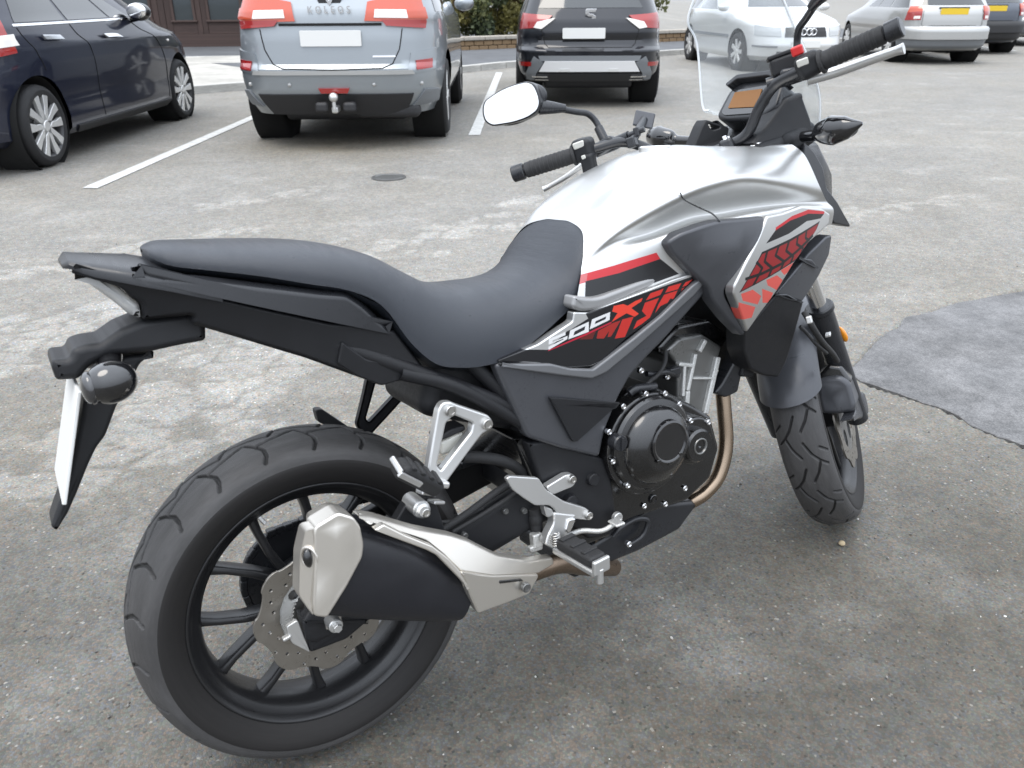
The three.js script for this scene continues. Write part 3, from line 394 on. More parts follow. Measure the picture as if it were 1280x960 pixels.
part(bike, 'reservoir_hose', tube([[.282,.535,.12],[.324,.521,.12],[.367,.501,.12],[.406,.467,.11],[.417,.431,.1]], 0.011, 40), M.rubber);
// --- muffler
{
  const g = new THREE.Group(); g.name = 'exhaust'; bike.add(g);
  const top = [[.027,.533,.2],[.074,.506,.2],[.117,.476,.2],[.163,.437,.2],[.201,.399,.2],[.226,.358,.2]], bot = [[-.036,.383,.225],[.006,.36,.225],[.055,.336,.225],[.107,.313,.225],[.152,.294,.225],[.185,.284,.225]];
  part(g, 'muffler_body', loft(top.map((t, i) => { const b = bot[i], cx = (t[0] + b[0]) / 2, cy = (t[1] + b[1]) / 2, hx = (t[0] - b[0]) / 2, hy = (t[1] - b[1]) / 2; return Array.from({ length: 36 }, (_, k) => { const a = k / 36 * Math.PI * 2, c = Math.cos(a), s2 = Math.sin(a), p = Math.sign(s2) * Math.abs(s2) ** 0.8; return [cx + hx * p, cy + hy * p, 0.198 + Math.sign(c) * Math.abs(c) ** 0.7 * 0.05]; }); }), true, 60), M.muffler);
  part(g, 'muffler_end_cap', [panel([[-.038,.543,.25],[-.034,.552,.25],[.003,.564,.25],[.025,.55,.252],[.033,.531,.255],[.034,.501,.257],[.029,.481,.257],[-.002,.44,.255],[-.04,.398,.25],[-.059,.408,.249],[-.058,.428,.249],[-.044,.497,.25]], { th: 0.04, bev: 0.004, steps: 3, bulge: 0.004, bw: 0.03, fit: 1 }), panel([[-.046,.544,.228],[-.033,.551,.248],[-.037,.542,.248],[-.043,.496,.248],[-.058,.427,.248],[-.059,.407,.248],[-.064,.417,.232],[-.071,.437,.22],[-.059,.502,.222]], { th: 0.03, bev: 0.002, steps: 2, fit: 1 }), panel([[-.017,.528,.2],[.017,.537,.2],[.041,.524,.2],[.047,.449,.2],[-.026,.372,.2],[-.038,.384,.2]], { th: 0.06, bev: 0.012, steps: 3 })], M.brushed);
  part(g, 'muffler_outlet', ball(0.008, 0.0165, 0.0115, [[-.048,.5,.236]][0], [0, -0.9, 0]), M.engine);
  part(g, 'outlet_ring', tf(new THREE.TorusGeometry(0.014, 0.0025, 8, 24), [[-.048,.5,.237]][0], [0, -0.9, 0], [1, 1.25, 1]), M.brushed);
  part(g, 'heat_shield', panel([[.033,.547,.222],[.058,.537,.225],[.128,.491,.228],[.193,.453,.228],[.225,.43,.226],[.281,.379,.215],[.361,.326,.19],[.43,.296,.168],[.432,.279,.172],[.38,.29,.192],[.257,.355,.243],[.188,.4,.262],[.168,.432,.262],[.144,.463,.262],[.101,.496,.26],[.069,.526,.256],[.051,.523,.262],[.043,.534,.245]], { th: 0.02, bev: 0.004, steps: 3, fit: 2, round: 0.006 }), M.brushed);
  part(g, 'shield_edge', panel([[.05,.524,.264],[.067,.528,.26],[.1,.498,.264],[.142,.465,.266],[.167,.434,.266],[.186,.402,.266],[.195,.366,.27],[.182,.39,.272],[.147,.446,.272],[.131,.461,.272],[.08,.5,.27]], { th: 0.014, bev: 0.003, steps: 3, fit: 1, round: 0.003 }), M.brushed);
  part(g, 'shield_side', panel([[.185,.403,.268],[.254,.359,.249],[.376,.293,.198],[.376,.286,.198],[.347,.266,.205],[.286,.283,.225],[.214,.305,.262],[.201,.344,.268]], { th: 0.02, bev: 0.004, steps: 3, fit: 1, round: 0.005 }), M.brushed);
  part(g, 'shield_slot', panel([[.27,.34,.24],[.327,.313,.222],[.329,.308,.222],[.27,.333,.24]], { th: 0.012, bev: 0.002, z: 0.22 }), M.engine);
  boltAt(g, [[.332,.295,.222]][0], 0.0095, M.cast);
  part(g, 'exhaust_pipe', tube([[.379,.276,.155],[.44,.269,.15],[.481,.252,.14],[.543,.214,.12],[.637,.159,.08]], 0.02, 40, 16), M.burnt);
  part(g, 'muffler_bracket', [panel([[.116,.471,.17],[.148,.507,.17],[.186,.507,.17],[.202,.478,.17],[.214,.416,.17],[.175,.42,.17]], { th: 0.02, bev: 0.004 })], M.matte);
  const [c] = [[.159,.499,.19]]; part(g, 'muffler_clamp', [cyl([c[0], c[1], 0.15], [c[0], c[1], 0.2], 0.0155), hard(zl([[0.011, 0.2], [0.013, 0.206], [0.009, 0.21], [0.001, 0.21]], 24)).translate(c[0], c[1], 0), rbox(0.035, 0.008, 0.02, 0.003, [c[0] + 0.02, c[1] + 0.018, 0.18], [0, 0.3, -0.5])], M.alu);
  const [c2] = [[.162,.495,.205]]; boltAt(g, c2, 0.008);
}
// caliper and guard by the rear disc
part(bike, 'rear_caliper', [panel([[-.05,.336,.13],[-.012,.323,.13],[.065,.288,.13],[.021,.264,.125],[-.045,.262,.12]], { th: 0.04, bev: 0.008, steps: 3 })], M.matte);
part(bike, 'disc_guard', [panel([[-.077,.325,.115],[-.056,.334,.12],[-.045,.263,.12],[-.072,.291,.115]], { th: 0.008, bev: 0.002 }), panel([[-.086,.306,.118],[-.071,.309,.118],[-.07,.303,.118],[-.085,.3,.118]], { th: 0.01, bev: 0.002 })], M.alu);
part(bike, 'caliper_bolt', [(([c]) => merge([cyl([c[0], c[1], 0.12], [c[0], c[1], 0.155], 0.0125), cyl([c[0], c[1], 0.155], [c[0], c[1], 0.165], 0.008, 0.008, 6)]))([[-.003,.317,.15]])], M.alu);
// --- engine
{
  const g = new THREE.Group(); g.name = 'engine'; bike.add(g);
  part(g, 'crankcase', [panel([[.391,.54,.12],[.467,.533,.13],[.596,.474,.13],[.61,.537,.13],[.663,.572,.13],[.729,.568,.13],[.836,.498,.13],[.885,.46,.13],[.909,.38,.13],[.883,.313,.13],[.815,.279,.13],[.702,.282,.13],[.617,.277,.13],[.53,.284,.12],[.464,.326,.12],[.421,.45,.12]], { th: 0.27, bev: 0.012, steps: 3, fit: 1 }), rbox(0.1, 0.08, 0.24, 0.01, [0.56, 0.3, 0])], M.engine);
  part(g, 'gearbox_cover', panel([[.407,.534,.145],[.46,.527,.15],[.576,.456,.15],[.594,.407,.15],[.604,.322,.15],[.591,.28,.145],[.537,.286,.14],[.466,.358,.14],[.425,.457,.145]], { th: 0.03, bev: 0.008, steps: 3 }), M.matte);
  const [c] = [[.683,.465,.2]], cx = c[0], cy = c[1];
  const circ = (x, y, r, n = 40, a0 = 0, a1 = Math.PI * 2) => Array.from({ length: n }, (_, i) => [x + r * Math.cos(a0 + (a1 - a0) * i / n), y + r * Math.sin(a0 + (a1 - a0) * i / n)]);
  part(g, 'clutch_flange', panel(circ(cx, cy - 0.004, 0.108), { z: 0.165, th: 0.035, bev: 0.005, steps: 3, fit: 0, round: 0 }), M.engine);
  part(g, 'clutch_cover', hard(zl([[0.1, 0.16], [0.098, 0.172], [0.093, 0.178], [0.086, 0.18], [0.082, 0.181], [0.08, 0.19], [0.072, 0.2], [0.05, 0.213], [0.042, 0.214], [0.0001, 0.212]], 80), 28).translate(cx, cy, 0), M.engine);
  const [d] = [[.69,.478,.215]];
  part(g, 'clutch_cap', hard(zl([[0.046, 0.205], [0.045, 0.2175], [0.041, 0.2195], [0.0385, 0.2185], [0.037, 0.217], [0.0001, 0.2165]], 64), 25).translate(d[0], d[1], 0), M.gloss);
  for (let k = 0; k < 3; k++) part(g, 'cap_tab', rbox(0.01, 0.008, 0.006, 0.002, [d[0] - 0.03 + k * 0.028, d[1] - 0.043 + Math.abs(k - 1) * 0.012, 0.217]), M.engine);
  const [p] = [[.789,.436,.19]];
  part(g, 'pulser_cover', [panel(circ(p[0] + 0.006, p[1] + 0.004, 0.052), { z: 0.176, th: 0.05, bev: 0.006, steps: 3, fit: 0, round: 0 }), hard(zl([[0.038, 0.17], [0.036, 0.192], [0.032, 0.197], [0.0185, 0.197], [0.0175, 0.19], [0.0145, 0.19], [0.0135, 0.195], [0.004, 0.195], [0.0001, 0.192]], 48), 25).translate(p[0], p[1], 0)], M.engine);
  part(g, 'cover_ring', zl([[0.0185, 0.19], [0.0182, 0.1985], [0.0142, 0.1985], [0.0138, 0.19]], 40).translate(p[0], p[1], 0), M.cast);
  const [q] = [[.589,.496,.185]]; part(g, 'oil_filler_cap', [hard(zl([[0.0165, 0.17], [0.0165, 0.19], [0.0145, 0.193], [0.0001, 0.193]], 32)).translate(q[0], q[1], 0), rbox(0.004, 0.026, 0.006, 0.001, [q[0], q[1], 0.195], [0, 0, -0.1])], M.satin);
  for (const b of [[.575,.519,.17],[.612,.562,.17],[.669,.574,.17],[.718,.563,.17],[.755,.531,.17],[.78,.49,.175],[.829,.474,.175],[.58,.456,.17],[.614,.394,.17],[.654,.336,.17],[.71,.322,.17],[.765,.341,.17]]) boltAt(g, b, 0.0062, M.chrome);
  for (const b of [[.676,.616,.15],[.76,.579,.13]]) boltAt(g, b, 0.0062, M.chrome);
  boltAt(g, [[.59,.328,.165]][0], 0.012, M.alu); boltAt(g, [[.681,.342,.168]][0], 0.01, M.engine);
  part(g, 'mounting_boss', [[[.546,.421,.155]], [[.49,.391,.15]]].map(([b]) => cyl([b[0], b[1], 0.13], [b[0], b[1], 0.158], 0.016, 0.013)), M.matte);
  // cylinder and head
  part(g, 'cylinder_block', [panel([[.775,.629,.115],[.814,.649,.115],[.878,.643,.115],[.935,.603,.115],[.926,.583,.115],[.911,.535,.115],[.881,.452,.115],[.842,.471,.115],[.804,.503,.115],[.805,.591,.115]], { th: 0.23, bev: 0.008, steps: 3, fit: 0 })], M.cast);
  for (const [a, b, w] of [[[[.879,.631,.118]], [[.86,.609,.118]], 0.011], [[[.85,.607,.118]], [[.826,.53,.118]], 0.009], [[[.915,.586,.118]], [[.876,.466,.118]], 0.013], [[[.819,.594,.118]], [[.812,.521,.118]], 0.008], [[[.802,.595,.118]], [[.841,.583,.118]], 0.009], [[[.841,.555,.118]], [[.902,.541,.118]], 0.006], [[[.826,.53,.118]], [[.821,.486,.118]], 0.012]]) { const A = V(...a[0]), B = V(...b[0]), L = A.distanceTo(B); part(g, 'cylinder_rib', rbox(w, L, 0.014, 0.003, A.clone().add(B).multiplyScalar(0.5).toArray(), [0, 0, Math.atan2(B.y - A.y, B.x - A.x) - Math.PI / 2]), M.castalu); }
  part(g, 'head_cover', panel([[.757,.629,.1],[.821,.671,.1],[.917,.664,.1],[.976,.615,.1],[.95,.594,.1],[.867,.605,.1],[.803,.6,.1]], { th: 0.2, bev: 0.01, fit: 0 }), M.engine);
  part(g, 'water_hose', tube([[.752,.638,.14],[.745,.616,.145],[.724,.598,.15],[.702,.588,.15],[.683,.578,.15],[.671,.567,.15]], 0.0045, 40), M.rubber);
  part(g, 'sensor_plug', [tube([[.7,.601,.14],[.721,.595,.14],[.751,.593,.14],[.791,.575,.13]], 0.006, 20), tube([[.646,.575,.15],[.659,.581,.152],[.681,.579,.152],[.712,.574,.15]], 0.009, 20), rbox(0.03, 0.018, 0.02, 0.004, [[.779,.587,.13]][0])], M.satin);
  part(g, 'exhaust_header', [tube([[.964,.486,.085],[.962,.437,.092],[.959,.378,.1],[.948,.334,.104],[.925,.292,.105],[.89,.264,.1],[.86,.25,.09],[.835,.233,.07],[.768,.23,.05],[.671,.245,.06],[.572,.257,.09]], 0.0165, 60, 18), tube([[1.069,.436,-.02],[1.074,.379,-.02],[1.079,.311,-.02],[1.072,.259,-.02],[1.047,.213,-.02],[1.004,.186,-.02],[.961,.178,-.02],[.906,.18,-.01],[.809,.197,0],[.694,.225,.03],[.593,.235,.07]], 0.0165, 60, 14)], M.bronze);
  part(g, 'radiator_guard', [panel([[.915,.501,.11],[.934,.518,.115],[.964,.563,.12],[.977,.619,.125],[1.009,.639,.13],[.993,.557,.125],[.979,.49,.12],[.946,.483,.112]], { th: 0.03, bev: 0.006, steps: 3 })], M.satin);
  boltAt(g, [[.981,.561,.13]][0], 0.006, M.chrome);
}
part(bike, 'radiator', rbox(0.04, 0.2, 0.26, 0.006, [1.02, 0.62, 0], [0, 0, -0.25]), M.matte);
both2(bike, 'radiator_shroud', (panel([[.91,.661,.2],[.945,.684,.21],[.991,.725,.215],[1.089,.687,.2],[1.084,.619,.185],[1.077,.554,.17],[1.062,.514,.16],[1.014,.529,.16],[.966,.555,.165],[.929,.606,.18]], { th: 0.05, bev: 0.006 })), M.matte);
part(bike, 'engine_guard', [panel([[.609,.258,.11],[.637,.281,.115],[.715,.287,.115],[.763,.284,.115],[.85,.261,.11],[.862,.246,.11],[.81,.2,.105],[.687,.187,.105],[.575,.186,.1],[.527,.18,.1],[.511,.195,.1],[.513,.228,.1],[.561,.247,.105]], { th: 0.2, bev: 0.012, steps: 4 })], M.satin);
part(bike, 'guard_bracket', [tube([[.611,.259,.12],[.629,.275,.125],[.666,.283,.127],[.696,.273,.127],[.699,.258,.127],[.684,.236,.125],[.651,.226,.122]], 0.006, 40)], M.satin);
boltAt(bike, [[.645,.233,.126]][0], 0.007, M.chrome);
// --- rider footrest and brake pedal
{
  const g = new THREE.Group(); g.name = 'footrest'; bike.add(g);
  part(g, 'heel_plate', panel([[.34,.491,.172],[.348,.494,.172],[.41,.471,.172],[.425,.442,.17],[.464,.405,.168],[.516,.373,.165],[.532,.355,.165],[.523,.343,.165],[.477,.364,.166],[.452,.379,.168],[.436,.402,.17],[.427,.409,.17],[.398,.418,.172],[.375,.44,.172],[.352,.465,.172]], { th: 0.009, bev: 0.0025, round: 0.006 }), M.alu);
  part(g, 'bracket_arm', [panel([[.427,.445,.166],[.477,.456,.164],[.494,.451,.164],[.501,.439,.164],[.492,.426,.164],[.441,.424,.166]], { th: 0.016, bev: 0.003, round: 0.008 }), panel([[.419,.41,.166],[.441,.394,.166],[.437,.381,.166],[.424,.382,.166]], { th: 0.016, bev: 0.003 })], M.alu);
  part(g, 'peg_bracket', panel([[.438,.391,.17],[.49,.368,.17],[.477,.354,.17],[.461,.33,.172],[.433,.315,.175],[.41,.333,.175],[.417,.349,.175],[.435,.369,.172]], { th: 0.02, bev: 0.004, steps: 3 }), M.alu);
  part(g, 'bracket_rib', [panel([[.466,.368,.175],[.486,.365,.175],[.468,.338,.176],[.457,.345,.176]], { th: 0.01, bev: 0.003 })], M.chrome);
  for (const q of [[.486,.444,.166],[.519,.357,.167]]) boltAt(g, q, 0.0085);
  const [b] = [[.441,.328,.175]];
  const peg = new THREE.Group(); peg.name = 'foot_peg'; peg.position.set(...b); peg.rotation.set(0.06, 0.12, 0, 'YXZ'); g.add(peg);
  part(peg, 'peg_rubber', [rbox(0.04, 0.022, 0.098, 0.007, [0.004, 0.006, 0.056]), ...[0.02, 0.05, 0.08].map((z) => rbox(0.034, 0.005, 0.011, 0.002, [0.004, 0.018, z]))], M.rubber);
  part(peg, 'peg_arm', [rbox(0.034, 0.014, 0.115, 0.005, [0, -0.012, 0.055]), rbox(0.04, 0.03, 0.01, 0.004, [0.003, 0.0, 0.112]), cyl([0.0, -0.035, 0.112], [0.0, -0.005, 0.112], 0.007)], M.alu);
  const [a] = [[.431,.346,.18]]; part(g, 'peg_spring', tube(Array.from({ length: 30 }, (_, i) => [a[0] + 0.008 * Math.cos(i), a[1] + 0.006 - i * 0.0008, a[2] + 0.008 * Math.sin(i)]), 0.0015, 120, 6), M.steel);
}
part(bike, 'brake_cylinder', [(([a, b, c]) => merge([cyl(a, b, 0.013), cyl(b, c, 0.009), ball(0.015, 0.02, 0.015, [(a[0] + b[0]) / 2, (a[1] + b[1]) / 2, a[2]])]))([[.419,.392,.13],[.42,.346,.13],[.422,.31,.13]])], M.rubber);
part(bike, 'brake_clevis', [rbox(0.022, 0.03, 0.018, 0.004, [[.412,.33,.14]][0]), rbox(0.03, 0.014, 0.014, 0.004, [[.408,.314,.14]][0])], M.castalu);
part(bike, 'brake_pedal', [taper([[.466,.316,.145],[.504,.325,.16],[.531,.328,.19],[.558,.338,.2]], [0.006, 0.0055, 0.005, 0.005]), rbox(0.022, 0.006, 0.03, 0.003, [[.558,.343,.205]][0])], M.castalu);
part(bike, 'side_stand', [cyl([0.48, 0.28, -0.12], [0.42, 0.02, -0.24], 0.014, 0.011), rbox(0.07, 0.008, 0.05, 0.003, [0.42, 0.03, -0.245], [0, 0, 0])], M.satin);
part(bike, 'brake_hose', [tube([[.217,.413,.135],[.276,.431,.135],[.328,.45,.135],[.367,.457,.13]], 0.007, 30), tube([[.237,.406,.14],[.292,.418,.14],[.354,.434,.14],[.391,.44,.13]], 0.0045, 30), tube([[.185,.44,.13],[.249,.421,.13],[.307,.43,.133]], 0.004, 30)], M.rubber);
for (const q of [[.354,.407,.13],[.395,.394,.13],[.26,.392,.14]]) boltAt(bike, q, 0.006, M.cast);
// --- tank and fairing
{
  const net = [
    [[0.605, 0.912, 0], [0.69, 0.962, 0], [0.77, 1.002, 0], [0.84, 1.025, 0], [0.91, 1.029, 0.0], [0.97, 1.021, 0.042], [1.03, 1.015, 0.1], [1.085, 1.013, 0.155]],
    [[0.603, 0.9105, 0.045], [0.685, 0.958, 0.05], [0.765, 0.998, 0.055], [0.837, 1.02, 0.06], [0.904, 1.023, 0.065], [0.962, 1.017, 0.088], [1.026, 1.012, 0.13], [1.088, 1.009, 0.167]],
    [[0.591, 0.896, 0.1], [0.64, 0.933, 0.112], [0.71, 0.966, 0.124], [0.785, 0.988, 0.136], [0.862, 0.997, 0.15], [0.94, 0.997, 0.166], [1.02, 0.994, 0.181], [1.1, 0.986, 0.187]],
    [[0.569, 0.86, 0.13], [0.62, 0.89, 0.148], [0.677, 0.919, 0.172], [0.751, 0.947, 0.195], [0.812, 0.962, 0.213], [0.886, 0.966, 0.224], [0.985, 0.95, 0.225], [1.122, 0.924, 0.206]],
    [[0.556, 0.838, 0.14], [0.63, 0.872, 0.145], [0.718, 0.882, 0.146], [0.81, 0.898, 0.153], [0.878, 0.899, 0.164], [0.953, 0.901, 0.177], [1.045, 0.899, 0.193], [1.156, 0.89, 0.197]],
    [[0.549, 0.825, 0.146], [0.632, 0.847, 0.158], [0.707, 0.866, 0.177], [0.785, 0.884, 0.201], [0.845, 0.891, 0.222], [0.92, 0.895, 0.234], [1.035, 0.892, 0.231], [1.171, 0.871, 0.203]],
    [[.526,.771,.156],[.63,.776,.168],[.757,.79,.182],[.822,.801,.19],[.87,.81,.2],[.933,.822,.21],[1.037,.827,.21],[1.174,.841,.198]]];
  const R = netSheet(net, 96, 150);
  part(bike, 'fuel_tank', both(R), M.body);
  both2(bike, 'fairing_seam', (taper([[.747,.954,.198],[.757,.939,.199],[.789,.921,.205],[.806,.909,.219],[.814,.894,.232]], [0.0012, 0.0016, 0.0016, 0.0016], 30, 6)), M.gloss);
  const [c] = [[.902,1.016,0]]; part(bike, 'fuel_cap', hard(lathe([[0.0001, 0.006], [0.03, 0.006], [0.034, 0.003], [0.034, -0.01]], 32), 30).rotateZ(-0.05).translate(0.86, 1.026, 0), M.silver);
  part(bike, 'tank_underside', rbox(0.26, 0.1, 0.2, 0.04, [0.82, 0.88, 0], [0, 0, 0.3]), M.matte);
}
both2(bike, 'tank_rib', (panel([[.512,.796,.175],[.518,.796,.175],[.533,.791,.175],[.557,.786,.175],[.576,.786,.175],[.664,.798,.175],[.753,.809,.175],[.783,.805,.175],[.795,.798,.175],[.792,.794,.175],[.746,.791,.175],[.663,.779,.175],[.571,.763,.175],[.543,.763,.175],[.522,.767,.175],[.509,.775,.175],[.507,.781,.175]], { th: 0.03, bev: 0.007, steps: 4, round: 0.008, z: 0.185 })), M.ribgrey);
both2(bike, 'side_panel', (panel([[.541,.762,.178],[.655,.78,.185],[.732,.793,.19],[.776,.798,.195],[.782,.786,.195],[.696,.729,.186],[.623,.698,.181],[.566,.665,.176],[.542,.659,.174],[.492,.667,.172],[.43,.687,.168],[.353,.706,.16],[.355,.709,.16],[.434,.723,.166],[.506,.751,.172],[.51,.768,.174]], { th: 0.02, bev: 0.003, steps: 2, round: 0.004 })), M.body);
both2(bike, 'frame_cover', (panel([[.346,.703,.158],[.396,.7,.162],[.457,.682,.17],[.497,.664,.173],[.545,.652,.175],[.571,.663,.177],[.637,.693,.182],[.706,.728,.187],[.778,.774,.194],[.805,.789,.197],[.828,.774,.199],[.805,.746,.196],[.757,.709,.19],[.714,.676,.18],[.672,.648,.176],[.634,.619,.172],[.603,.576,.168],[.573,.516,.165],[.56,.465,.162],[.477,.506,.16],[.401,.549,.156],[.375,.618,.156],[.359,.661,.156]], { th: 0.022, bev: 0.009, steps: 5, round: 0.012 })), M.grey);
both2(bike, 'cover_edge', (panel([[.353,.703,.164],[.452,.684,.178],[.491,.667,.181],[.54,.655,.183],[.565,.666,.185],[.631,.696,.19],[.699,.73,.195],[.771,.776,.202],[.797,.789,.205],[.806,.778,.204],[.777,.754,.199],[.701,.711,.192],[.628,.671,.187],[.569,.642,.183],[.536,.637,.181],[.467,.659,.179],[.374,.691,.168]], { th: 0.012, bev: 0.004, steps: 3, round: 0.004, fit: 2 })), M.greylight);
both2(bike, 'cover_crease', (panel([[.442,.623,.176],[.609,.57,.17],[.597,.559,.17],[.471,.598,.176],[.506,.517,.17],[.492,.52,.17]], { th: 0.006, bev: 0.002, steps: 2, round: 0.004, fit: 1 })), M.matte);
both2(bike, 'fairing_panel', (panel([[.711,.866,.2],[.736,.881,.207],[.783,.892,.222],[.812,.896,.236],[.917,.892,.246],[.913,.871,.248],[.862,.805,.25],[.834,.763,.244],[.838,.746,.24],[.892,.662,.226],[.886,.655,.215],[.849,.694,.205],[.812,.74,.2],[.799,.769,.198],[.764,.803,.197],[.724,.843,.198]], { th: 0.03, bev: 0.007, steps: 4, round: 0.01, bulge: 0.004 })), M.grey);
both2(bike, 'side_fairing', (panel([[.917,.892,.25],[.965,.892,.247],[1.028,.897,.242],[1.107,.882,.226],[1.142,.866,.218],[1.138,.846,.218],[1.056,.82,.238],[1.005,.785,.242],[.956,.735,.242],[.916,.699,.237],[.886,.665,.232],[.862,.704,.238],[.832,.754,.248],[.832,.77,.25],[.858,.81,.256],[.892,.853,.254]], { th: 0.022, bev: 0.0045, steps: 4, round: 0.005 })), M.body);
both2(bike, 'air_fin', (merge([panel([[1.18,.816,.196],[1.157,.816,.2],[1.089,.791,.212],[1.032,.754,.216],[.986,.723,.215],[1.089,.685,.196],[1.148,.732,.19],[1.182,.773,.186]], { th: 0.03, bev: 0.005, steps: 3 }), panel([[1.043,.791,.222],[1.097,.777,.214],[1.127,.752,.206],[1.082,.769,.214]], { th: 0.014, bev: 0.003 }), panel([[.973,.726,.222],[1.021,.717,.216],[1.087,.684,.202],[1.028,.703,.21]], { th: 0.014, bev: 0.003 })])), M.grey);
part(bike, 'nose_cowl', [both(panel([[1.135,1.013,.15],[1.159,.991,.16],[1.18,.956,.172],[1.184,.913,.175],[1.22,.881,.172],[1.278,.818,.165],[1.205,.836,.18],[1.143,.894,.18],[1.115,.971,.17]], { th: 0.03, bev: 0.004 })), loft([[1.12, 1.03, 0.8, 0.16], [1.2, 1.03, 0.79, 0.15], [1.27, 0.97, 0.8, 0.12], [1.32, 0.9, 0.81, 0.08], [1.33, 0.87, 0.83, 0.05]].map(([x, yt, yb, w]) => Array.from({ length: 20 }, (_, i) => { const a = i / 20 * Math.PI * 2, c = Math.cos(a), s = Math.sin(a); return [x, (yt + yb) / 2 + Math.sign(s) * Math.abs(s) ** 0.5 * (yt - yb) / 2, Math.sign(c) * Math.abs(c) ** 0.5 * w]; })))], M.satin);
part(bike, 'headlight', loft([[1.28, 0.06, 0.1], [1.325, 0.05, 0.08], [1.34, 0.02, 0.04]].map(([x, h, w]) => Array.from({ length: 20 }, (_, i) => { const a = i / 20 * Math.PI * 2; return [x, 0.88 + Math.sin(a) * h, Math.cos(a) * w]; }))), M.clear);
part(bike, 'windscreen', netSheet([[[1.13, 1.09, -0.12], [1.2, 1.05, -0.07], [1.22, 1.04, 0], [1.215, 1.04, 0.07], [1.178, 1.03, 0.155]], [[1.131, 1.105, -0.142], [1.19, 1.11, -0.08], [1.21, 1.11, 0], [1.2, 1.11, 0.08], [1.172, 1.1, 0.158]], [[1.131, 1.237, -0.157], [1.175, 1.22, -0.08], [1.19, 1.215, 0], [1.18, 1.2, 0.08], [1.152, 1.165, 0.15]], [[1.107, 1.288, -0.16], [1.15, 1.29, -0.08], [1.165, 1.29, 0], [1.155, 1.28, 0.07], [1.125, 1.25, 0.125]], [[1.15, 1.34, -0.145], [1.13, 1.37, -0.06], [1.135, 1.385, 0], [1.125, 1.37, 0.055], [1.105, 1.33, 0.1]]], 40, 40, 0.004), M.clear);
part(bike, 'windscreen_edge', [tube([[1.13, 1.09, -0.12], [1.131, 1.105, -0.142], [1.131, 1.237, -0.157], [1.107, 1.288, -0.16], [1.115, 1.34, -0.145]], 0.0026, 60, 8), tube([[1.178, 1.03, 0.155], [1.172, 1.1, 0.158], [1.152, 1.165, 0.15], [1.125, 1.25, 0.125], [1.105, 1.33, 0.1]], 0.002, 60, 8)], M.acrylic);
{
  const g = new THREE.Group(); g.name = 'instrument_cluster'; g.position.set(1.118, 1.1, 0.025); g.rotation.set(0, -Math.PI / 2, 0); g.rotation.x = 0; bike.add(g);
  const inn = new THREE.Euler(-0.55, 0, 0);
  const q = (geo) => { geo.applyMatrix4(new THREE.Matrix4().makeRotationFromEuler(inn)); return geo; };
  part(g, 'housing', [q(panel([[-0.085, -0.035], [-0.075, 0.03], [-0.05, 0.048], [0.05, 0.048], [0.078, 0.035], [0.088, -0.02], [0.05, -0.046], [-0.05, -0.046]], { z: 0.012, th: 0.06, bev: 0.01, steps: 4, round: 0.015 })), q(panel([[-0.075, 0.035], [-0.05, 0.056], [0.05, 0.056], [0.082, 0.04], [0.07, 0.032], [0.045, 0.044], [-0.045, 0.044], [-0.065, 0.028]], { z: 0.03, th: 0.05, bev: 0.003 }))], M.satin);
  part(g, 'display_glass', q(panel([[-0.068, -0.026], [-0.06, 0.026], [0.045, 0.032], [0.062, -0.012], [0.04, -0.034], [-0.055, -0.034]], { z: 0.0145, th: 0.004, bev: 0.001, round: 0.008 })), M.smoke);
  part(g, 'display', q(panel([[-0.05, -0.018], [-0.048, 0.02], [0.03, 0.022], [0.032, -0.02]], { z: 0.0165, th: 0.0025, bev: 0.0005, round: 0.003 })), M.lcd);
}
part(bike, 'cockpit_trim', [panel([[1.059,1.071,-.03],[1.052,1.073,-.06],[1.042,1.06,-.06],[1.017,1.013,-.05],[1.088,1.007,-.03],[1.102,1.051,-.02]], { th: 0.03, bev: 0.004, holes: [[[1.057,1.062,-.05],[1.076,1.066,-.05],[1.081,1.053,-.05],[1.064,1.049,-.05]]] }), rbox(0.16, 0.09, 0.24, 0.02, [1.1, 0.985, 0.02], [0, 0, 0.2]), rbox(0.1, 0.05, 0.3, 0.02, [1.14, 1.02, 0.0], [0, 0, 0.3]), panel([[1.08,1.064,.1],[1.121,1.105,.12],[1.158,1.113,.13],[1.168,1.055,.15],[1.168,1.01,.16],[1.125,1.007,.15],[1.052,1.007,.13],[1.026,1.02,.1]], { th: 0.05, bev: 0.01 })], M.matte);
for (const s of [1, -1]) {
  const g = new THREE.Group(); g.name = 'front_indicator'; bike.add(g);
  part(g, 'indicator_body', taper([[1.115, 1.025, 0.165 * s], [1.108, 1.028, 0.205 * s], [1.1, 1.033, 0.225 * s], [1.094, 1.036, 0.255 * s], [1.098, 1.04, 0.285 * s], [1.108, 1.046, 0.312 * s]], [0.011, 0.012, 0.022, 0.029, 0.022, 0.003], 40, 20, 0.8), M.gloss);
  part(g, 'indicator_lens', ball(0.016, 0.02, 0.035, [1.112, 1.037, 0.262 * s], [0, 0.15, 0]), M.smoke);
}
part(bike, 'mounting_nub', [rbox(0.02, 0.016, 0.016, 0.004, [[1.036,1.009,.11]][0]), rbox(0.014, 0.01, 0.012, 0.003, [[1.046,1.016,.11]][0])], M.silver);

